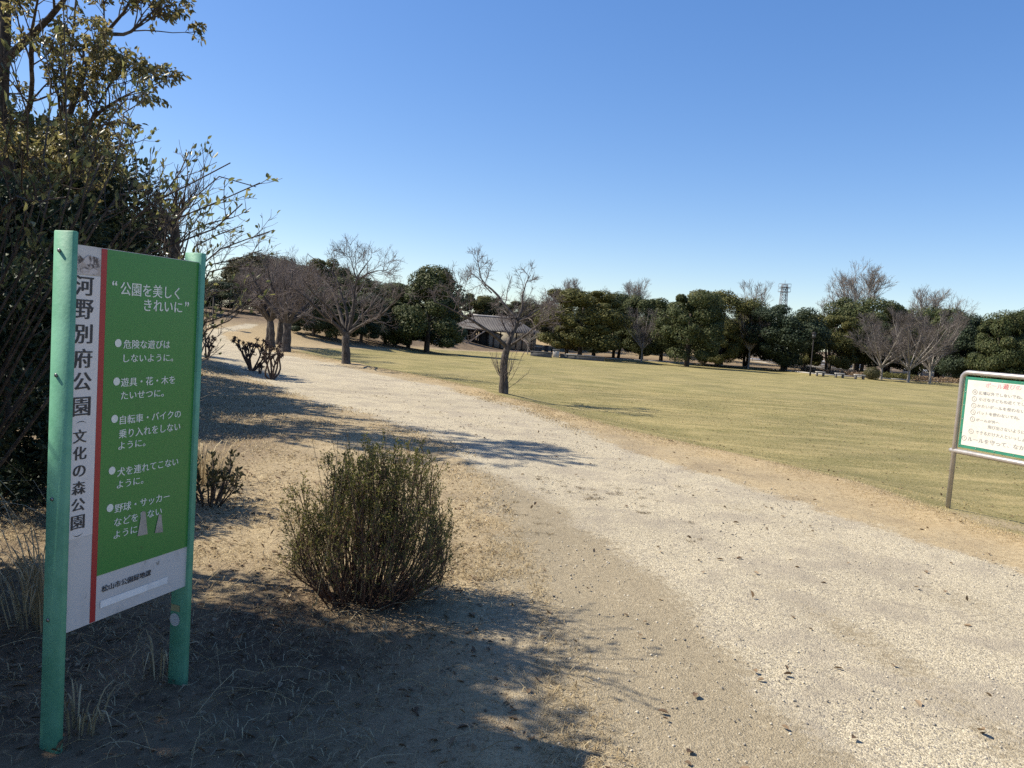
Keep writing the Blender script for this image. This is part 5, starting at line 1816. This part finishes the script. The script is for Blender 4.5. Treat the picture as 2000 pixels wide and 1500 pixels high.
def hedge_stuff():
    g = np.random.default_rng(131)
    # low planting behind the benches
    for name, lab, pxs, n, h, mat, L in (('planting_bed', 'brown low planting behind the three stone benches', [(1575, 727), (1690, 738)], 2600, 0.55, M_LITTER, 0.16),
                                         ('low_hedge', 'low green hedge at the feet of the three broad bare trees', [(1700, 737), (1790, 744)], 3600, 0.6, M_LEAF[1], 0.14),
                                         ('planting_bed', 'brown low planting right of the low green hedge', [(1790, 746), (1880, 749)], 2200, 0.5, M_LITTER, 0.16)):
        a = gnd(*pxs[0], -0.0, HN); b = gnd(*pxs[1], 0, HN)
        t = g.random(n)[:, None]
        p = a * (1 - t) + b * t
        p[:, 1] += 3.2 * g.random(n) - 0.2; p[:, 0] += 0.3 * g.normal(size=n)
        p[:, 2] = H(p[:, 0], p[:, 1]) + h * g.random(n) * (0.7 + 0.6 * (vnoise(p[:, 0] * 0.8, p[:, 1] * 0.8, 5) + 0.5))
        V, F = cards(p, rand_dirs(n, g) + [0, -0.3, 0.8], L * (0.7 + 0.8 * g.random(n)), g)
        tag(link(name, mesh_np(name, V, [F], mat)), lab, 'planting', kind='stuff')
    # a clipped round shrub
    b = gnd(1703, 741, 0, HN)
    root = thing('round_shrub', 'clipped round brown green shrub left of the broad bare trees', 'shrub', tuple(b))
    p = rand_dirs(1500, g); p = p * (0.75 + 0.25 * g.random((1500, 1))) * [0.85, 0.85, 0.7] + [0, 0, 0.6]
    V, F = cards(p, p - [0, 0, 0.6], 0.13, g)
    link('foliage', mesh_np('foliage', V, [F], M_LEAF[3]), root)
    mb = MB()
    for k in range(6): mb.tube([(0, 0, -0.05), (0.3 * math.cos(k), 0.3 * math.sin(k), 0.5)], [0.03, 0.015], 5)
    mb.build('stems', M_STEM, root)


hedge_stuff()


def far_kerb():
    # pale kerb along the far side of the lawn
    mb = MB()
    P = BACK[22:]
    for i in range(len(P) - 1):
        a, b = P[i], P[i + 1]
        d = b - a; ln = np.linalg.norm(d); c = (a + b) / 2
        if c[0] > 60: break
        mb.box((c[0], c[1] + 0.4, float(H(c[0], c[1])) + 0.03), (ln * 0.998, 0.5, 0.12), math.atan2(d[1], d[0]))
    tag(mb.build('kerb', M_CONC), 'pale kerb along the far edge of the lawn', 'kerb', kind='structure')


far_kerb()


# ------------------------------------------------------------------ ground cover
def blades(pos, h, w, g, lean=0.5, flat=None):
    """2-segment grass blades"""
    M = len(pos)
    a = g.random(M) * 6.283
    dirx = np.stack([np.cos(a), np.sin(a), np.zeros(M)], 1)
    side = np.stack([-np.sin(a), np.cos(a), np.zeros(M)], 1)
    h = h[:, None]; ln = (lean * (0.3 + g.random(M)))[:, None]
    w = (np.full(M, w) if np.isscalar(w) else w)[:, None]
    up = np.array([0, 0, 1.0])
    m = pos + up * h * 0.6 + dirx * h * ln * 0.4
    t = pos + up * h * np.maximum(0.15, 1 - 0.5 * ln) + dirx * h * ln * 1.2
    V = np.stack([pos - side * w / 2, pos + side * w / 2, m + side * w * 0.4, m - side * w * 0.4, t], 1).reshape(-1, 3)
    k = (np.arange(M) * 5)[:, None]
    return V, [k + np.array([[0, 1, 2, 3]]), k + np.array([[3, 2, 4]])]


def scatter(n, x0, x1, y0, y1, g, test=None, ypow=1.0):
    x = x0 + (x1 - x0) * g.random(n); y = y0 + (y1 - y0) * g.random(n) ** ypow
    if test is not None:
        k = test(x, y); x, y = x[k], y[k]
    z = H(x, y)
    return np.stack([x, y, z - 0.004], 1)


def ground_cover():
    g = np.random.default_rng(141)
    # straw-dry grass on the left verge
    def t1(x, y):
        sp = poly_sdf(PATHP, x, y)
        d = fbm(x * 1.3, y * 1.3, 41)
        return (sp < 0.25 * g.random(len(x)) + 0.1) & (poly_sdf(LAWN, x, y) < 0) & (np.abs(x) < y * 0.75 + 0.3) & (g.random(len(x)) < 0.55 + d) & ((x > 0.2) | (y > 4.6 + 0.6 * d) | (g.random(len(x)) < 0.16))
    p = scatter(150000, -9, 1.2, 2.2, 20, g, t1, 1.6)
    V, F = blades(p, 0.018 + 0.035 * g.random(len(p)), 0.003 + 0.0006 * p[:, 1], g, 1.6)
    p2 = scatter(130000, -3.6, 1.0, 1.9, 6.5, g, t1, 1.3)
    V2, F2 = blades(p2, 0.010 + 0.022 * g.random(len(p2)), 0.0028, g, 2.6)
    n0 = len(V)
    V = np.vstack([V, V2]); F = F + [f + n0 for f in F2]
    tag(link('dry_grass', mesh_np('dry_grass', V, F, M_STRAW)), 'short straw coloured grass left of the path', 'grass', kind='stuff')
    # golden verge between path and lawn
    n = 60000
    i = g.integers(0, len(EDGE) - 1, n); t = g.random(n)[:, None]
    q = EDGE[i] * (1 - t) + EDGE[i + 1] * t
    tn = norm(EDGE[i + 1] - EDGE[i]); nn = np.stack([tn[:, 1], -tn[:, 0]], 1)
    q = q + nn * (g.normal(size=n) * 0.42)[:, None]
    sl = poly_sdf(LAWN, q[:, 0], q[:, 1])
    k = (sl < 0.35 * g.random(n) ** 2) & (sl > -1.2) & (q[:, 1] > 4.5) & (np.abs(q[:, 0]) < q[:, 1] * 0.8)
    q = q[k]
    p = np.stack([q[:, 0], q[:, 1], H(q[:, 0], q[:, 1]) - 0.004], 1)
    V, F = blades(p, 0.012 + 0.026 * g.random(len(p)) * np.exp(-np.abs(sl[k]) * 2.0), 0.0025 + 0.00045 * p[:, 1], g, 1.3)
    tag(link('verge_grass', mesh_np('verge_grass', V, F, M_GOLD)), 'golden dry grass along the lawn edge', 'grass', kind='stuff')
    # mown lawn
    def t2(x, y): return (poly_sdf(LAWN, x, y) > 0.03) & (np.abs(x) < y * 0.75)
    p = scatter(120000, -9, 17, 6, 30, g, t2, 1.6)
    V, F = blades(p, 0.010 + 0.018 * g.random(len(p)), 0.0025 + 0.0005 * p[:, 1], g, 2.2)
    tag(link('lawn_grass', mesh_np('lawn_grass', V, F, M_TURF)), 'short mown lawn grass, part green part straw', 'grass', kind='stuff')
    # gravel
    def t3(x, y): return (poly_sdf(PATHP, x, y) > -0.2) & (np.abs(x) < y * 0.75 + 0.2)
    p = scatter(15000, -3, 6, 2.0, 14, g, t3, 1.7)
    n = len(p); s = (0.0025 + 0.006 * g.random(n) ** 3 + 0.0004 * p[:, 1])[:, None]
    oc = np.array([(1, 0, 0), (0, 1, 0), (-1, 0, 0), (0, -1, 0), (0, 0, 0.8), (0, 0, -0.6)])
    V = (p[:, None, :] + [0, 0, 0.004] + oc[None] * s[:, :, None] * (0.7 + 0.6 * g.random((n, 6, 1)))).reshape(-1, 3)
    k = (np.arange(n) * 6)[:, None]
    F = np.vstack([k + np.array([f]) for f in ((0, 1, 4), (1, 2, 4), (2, 3, 4), (3, 0, 4), (1, 0, 5), (2, 1, 5), (3, 2, 5), (0, 3, 5))])
    tag(link('gravel', mesh_np('gravel', V, [F], M_PEBBLE)), 'loose gravel scattered over the path', 'gravel', kind='stuff')
    # leaf litter and dead stalks round the sign and the bush
    def t4(x, y):
        d = np.minimum(np.hypot(x + 1.7, y - 3.0), np.minimum(np.hypot(x + 0.8, y - 4.2) * 1.3, np.hypot(x + 3, y - 6)))
        return (g.random(len(x)) < np.exp(-d * 0.8)) & (poly_sdf(PATHP, x, y) < -0.1)
    p = scatter(15000, -5, 0.5, 1.9, 9, g, t4)
    n = len(p)
    dr = rand_dirs(n, g); dr[:, 2] *= 0.25
    V, F = leaves(p + [0, 0, 0.012], dr, 0.015 + 0.045 * g.random(n) ** 2, 0.008 + 0.014 * g.random(n), g, 0.35, np.tile([[0.1, 0.2, 1.0]], (n, 1)) + 0.35 * rand_dirs(n, g))
    tag(link('leaf_litter', mesh_np('leaf_litter', V, [F], M_LITTER)), 'dead brown leaves scattered under the sign and shrubs', 'leaf litter', kind='stuff')
    p = scatter(4500, -5, 0.4, 1.9, 9, g, t4)
    n = len(p); a = g.random(n) * 6.283; L = (0.08 + 0.30 * g.random(n) ** 2)[:, None]
    d = np.stack([np.cos(a), np.sin(a), 0.25 * g.random(n)], 1)
    mid = p + d * L * 0.5 + np.stack([0.1 * L[:, 0] * g.normal(size=n), 0.1 * L[:, 0] * g.normal(size=n), 0.22 * L[:, 0] * g.random(n)], 1) + [0, 0, 0.012]
    e = p + d * L * [1, 1, 0.5] + [0, 0, 0.01]
    P = np.stack([p + [0, 0, 0.012], (p + mid) / 2 + [0, 0, 0.02], mid, (mid + e) / 2, e], 1)
    V, F = tubes(P, np.tile(np.array([[0.0013, 0.0015, 0.0013, 0.0011, 0.0008]]), (n, 1)), 3)
    tag(link('dead_stalks', mesh_np('dead_stalks', V, [F], M_STRAW)), 'dead straw stalks and twigs lying round the sign', 'stalks', kind='stuff')


ground_cover()


def path_bits():
    g = np.random.default_rng(147)
    c = scatter(420, -0.9, 2.6, 2.2, 8.5, g, lambda x, y: (x < 0.9 + 0.15 * y * g.random(len(x))) & (x > -0.75 + 0.0 * y) & (vnoise(x * 1.1, y * 1.1, 9) > -0.08))
    n = 26
    q = np.repeat(c, n, 0); q[:, :2] += g.normal(size=(len(q), 2)) * 0.022; q[:, 2] = H(q[:, 0], q[:, 1])
    V, F = blades(q, 0.008 + 0.016 * g.random(len(q)), 0.0035, g, 1.6)
    tag(link('path_tufts', mesh_np('path_tufts', V, F, leaf_mat('brown_tuft', [(0.12, 0.095, 0.05), (0.20, 0.15, 0.08), (0.26, 0.20, 0.11)], 0.2))), 'little brown grass tufts dotted over the packed sand', 'grass', kind='stuff')
    p = scatter(1500, -4, 16, 2.5, 24, g, lambda x, y: (np.abs(x) < y * 0.75), 1.5)
    n = len(p); dr = rand_dirs(n, g); dr[:, 2] *= 0.3
    V, F = leaves(p + [0, 0, 0.014], dr, 0.025 + 0.03 * g.random(n), 0.018 + 0.012 * g.random(n), g, 0.3, np.tile([[0.1, 0.2, 1.0]], (n, 1)) + 0.4 * rand_dirs(n, g))
    tag(link('fallen_leaves', mesh_np('fallen_leaves', V, [F], M_LITTER)), 'single fallen leaves on path and lawn', 'fallen leaves', kind='stuff')


path_bits()


def grass_clump(x, y, n, h, label, seed, w=0.008, spread=0.25):
    g = np.random.default_rng(seed)
    b = np.array([x, y, float(H(x, y))])
    P = []
    for k in range(n):
        a = g.random() * 6.283; hh = h * (0.45 + 0.55 * g.random()); r = hh * (0.25 + 0.6 * g.random())
        s = np.array([math.cos(a), math.sin(a), 0]) * spread * g.random() * 0.4
        P.append(spline([s - [0, 0, 0.02], s + np.array([math.cos(a) * r * 0.25, math.sin(a) * r * 0.25, hh * 0.6]), s + np.array([math.cos(a) * r * 0.65, math.sin(a) * r * 0.65, hh * 0.85]), s + np.array([math.cos(a) * r * 1.1, math.sin(a) * r * 1.1, hh * (0.35 + 0.4 * g.random())])], 8))
    P = np.array(P)
    T = norm(np.gradient(P, axis=1)); S = norm(np.cross(T, np.array([0, 0, 1.0]) + 0.2 * rand_dirs(n, g)[:, None, :]))
    ww = (w * np.array([0.7, 1, 1, 0.95, 0.85, 0.7, 0.45, 0.1]))[None, :, None]
    V = np.stack([P - S * ww / 2, P + S * ww / 2], 2).reshape(-1, 3)
    idx = np.arange(n * 16).reshape(n, 8, 2)
    F = np.stack([idx[:, :-1, 0], idx[:, :-1, 1], idx[:, 1:, 1], idx[:, 1:, 0]], -1).reshape(-1, 4)
    o = link('grass_clump', mesh_np('grass_clump', V, [F], M_STRAW)); o.location = tuple(b)
    tag(o, label, 'grass clump')


grass_clump(-2.75, 3.6, 90, 0.9, 'tall dead grass clump left of the green sign', 151, 0.010, 0.4)
grass_clump(-2.2, 3.7, 120, 0.5, 'low tangled dead grass clump behind the green sign', 152, 0.007, 0.5)
grass_clump(-1.52, 2.75, 22, 0.2, 'dry grass tuft at the foot of the near sign post', 153, 0.007, 0.2)
grass_clump(-1.45, 3.25, 20, 0.2, 'dry grass tuft at the foot of the far sign post', 154, 0.006, 0.2)
grass_clump(-2.75, 6.9, 150, 0.45, 'dry grass clump around the small dark shrub right of the sign', 155, 0.007, 0.7)
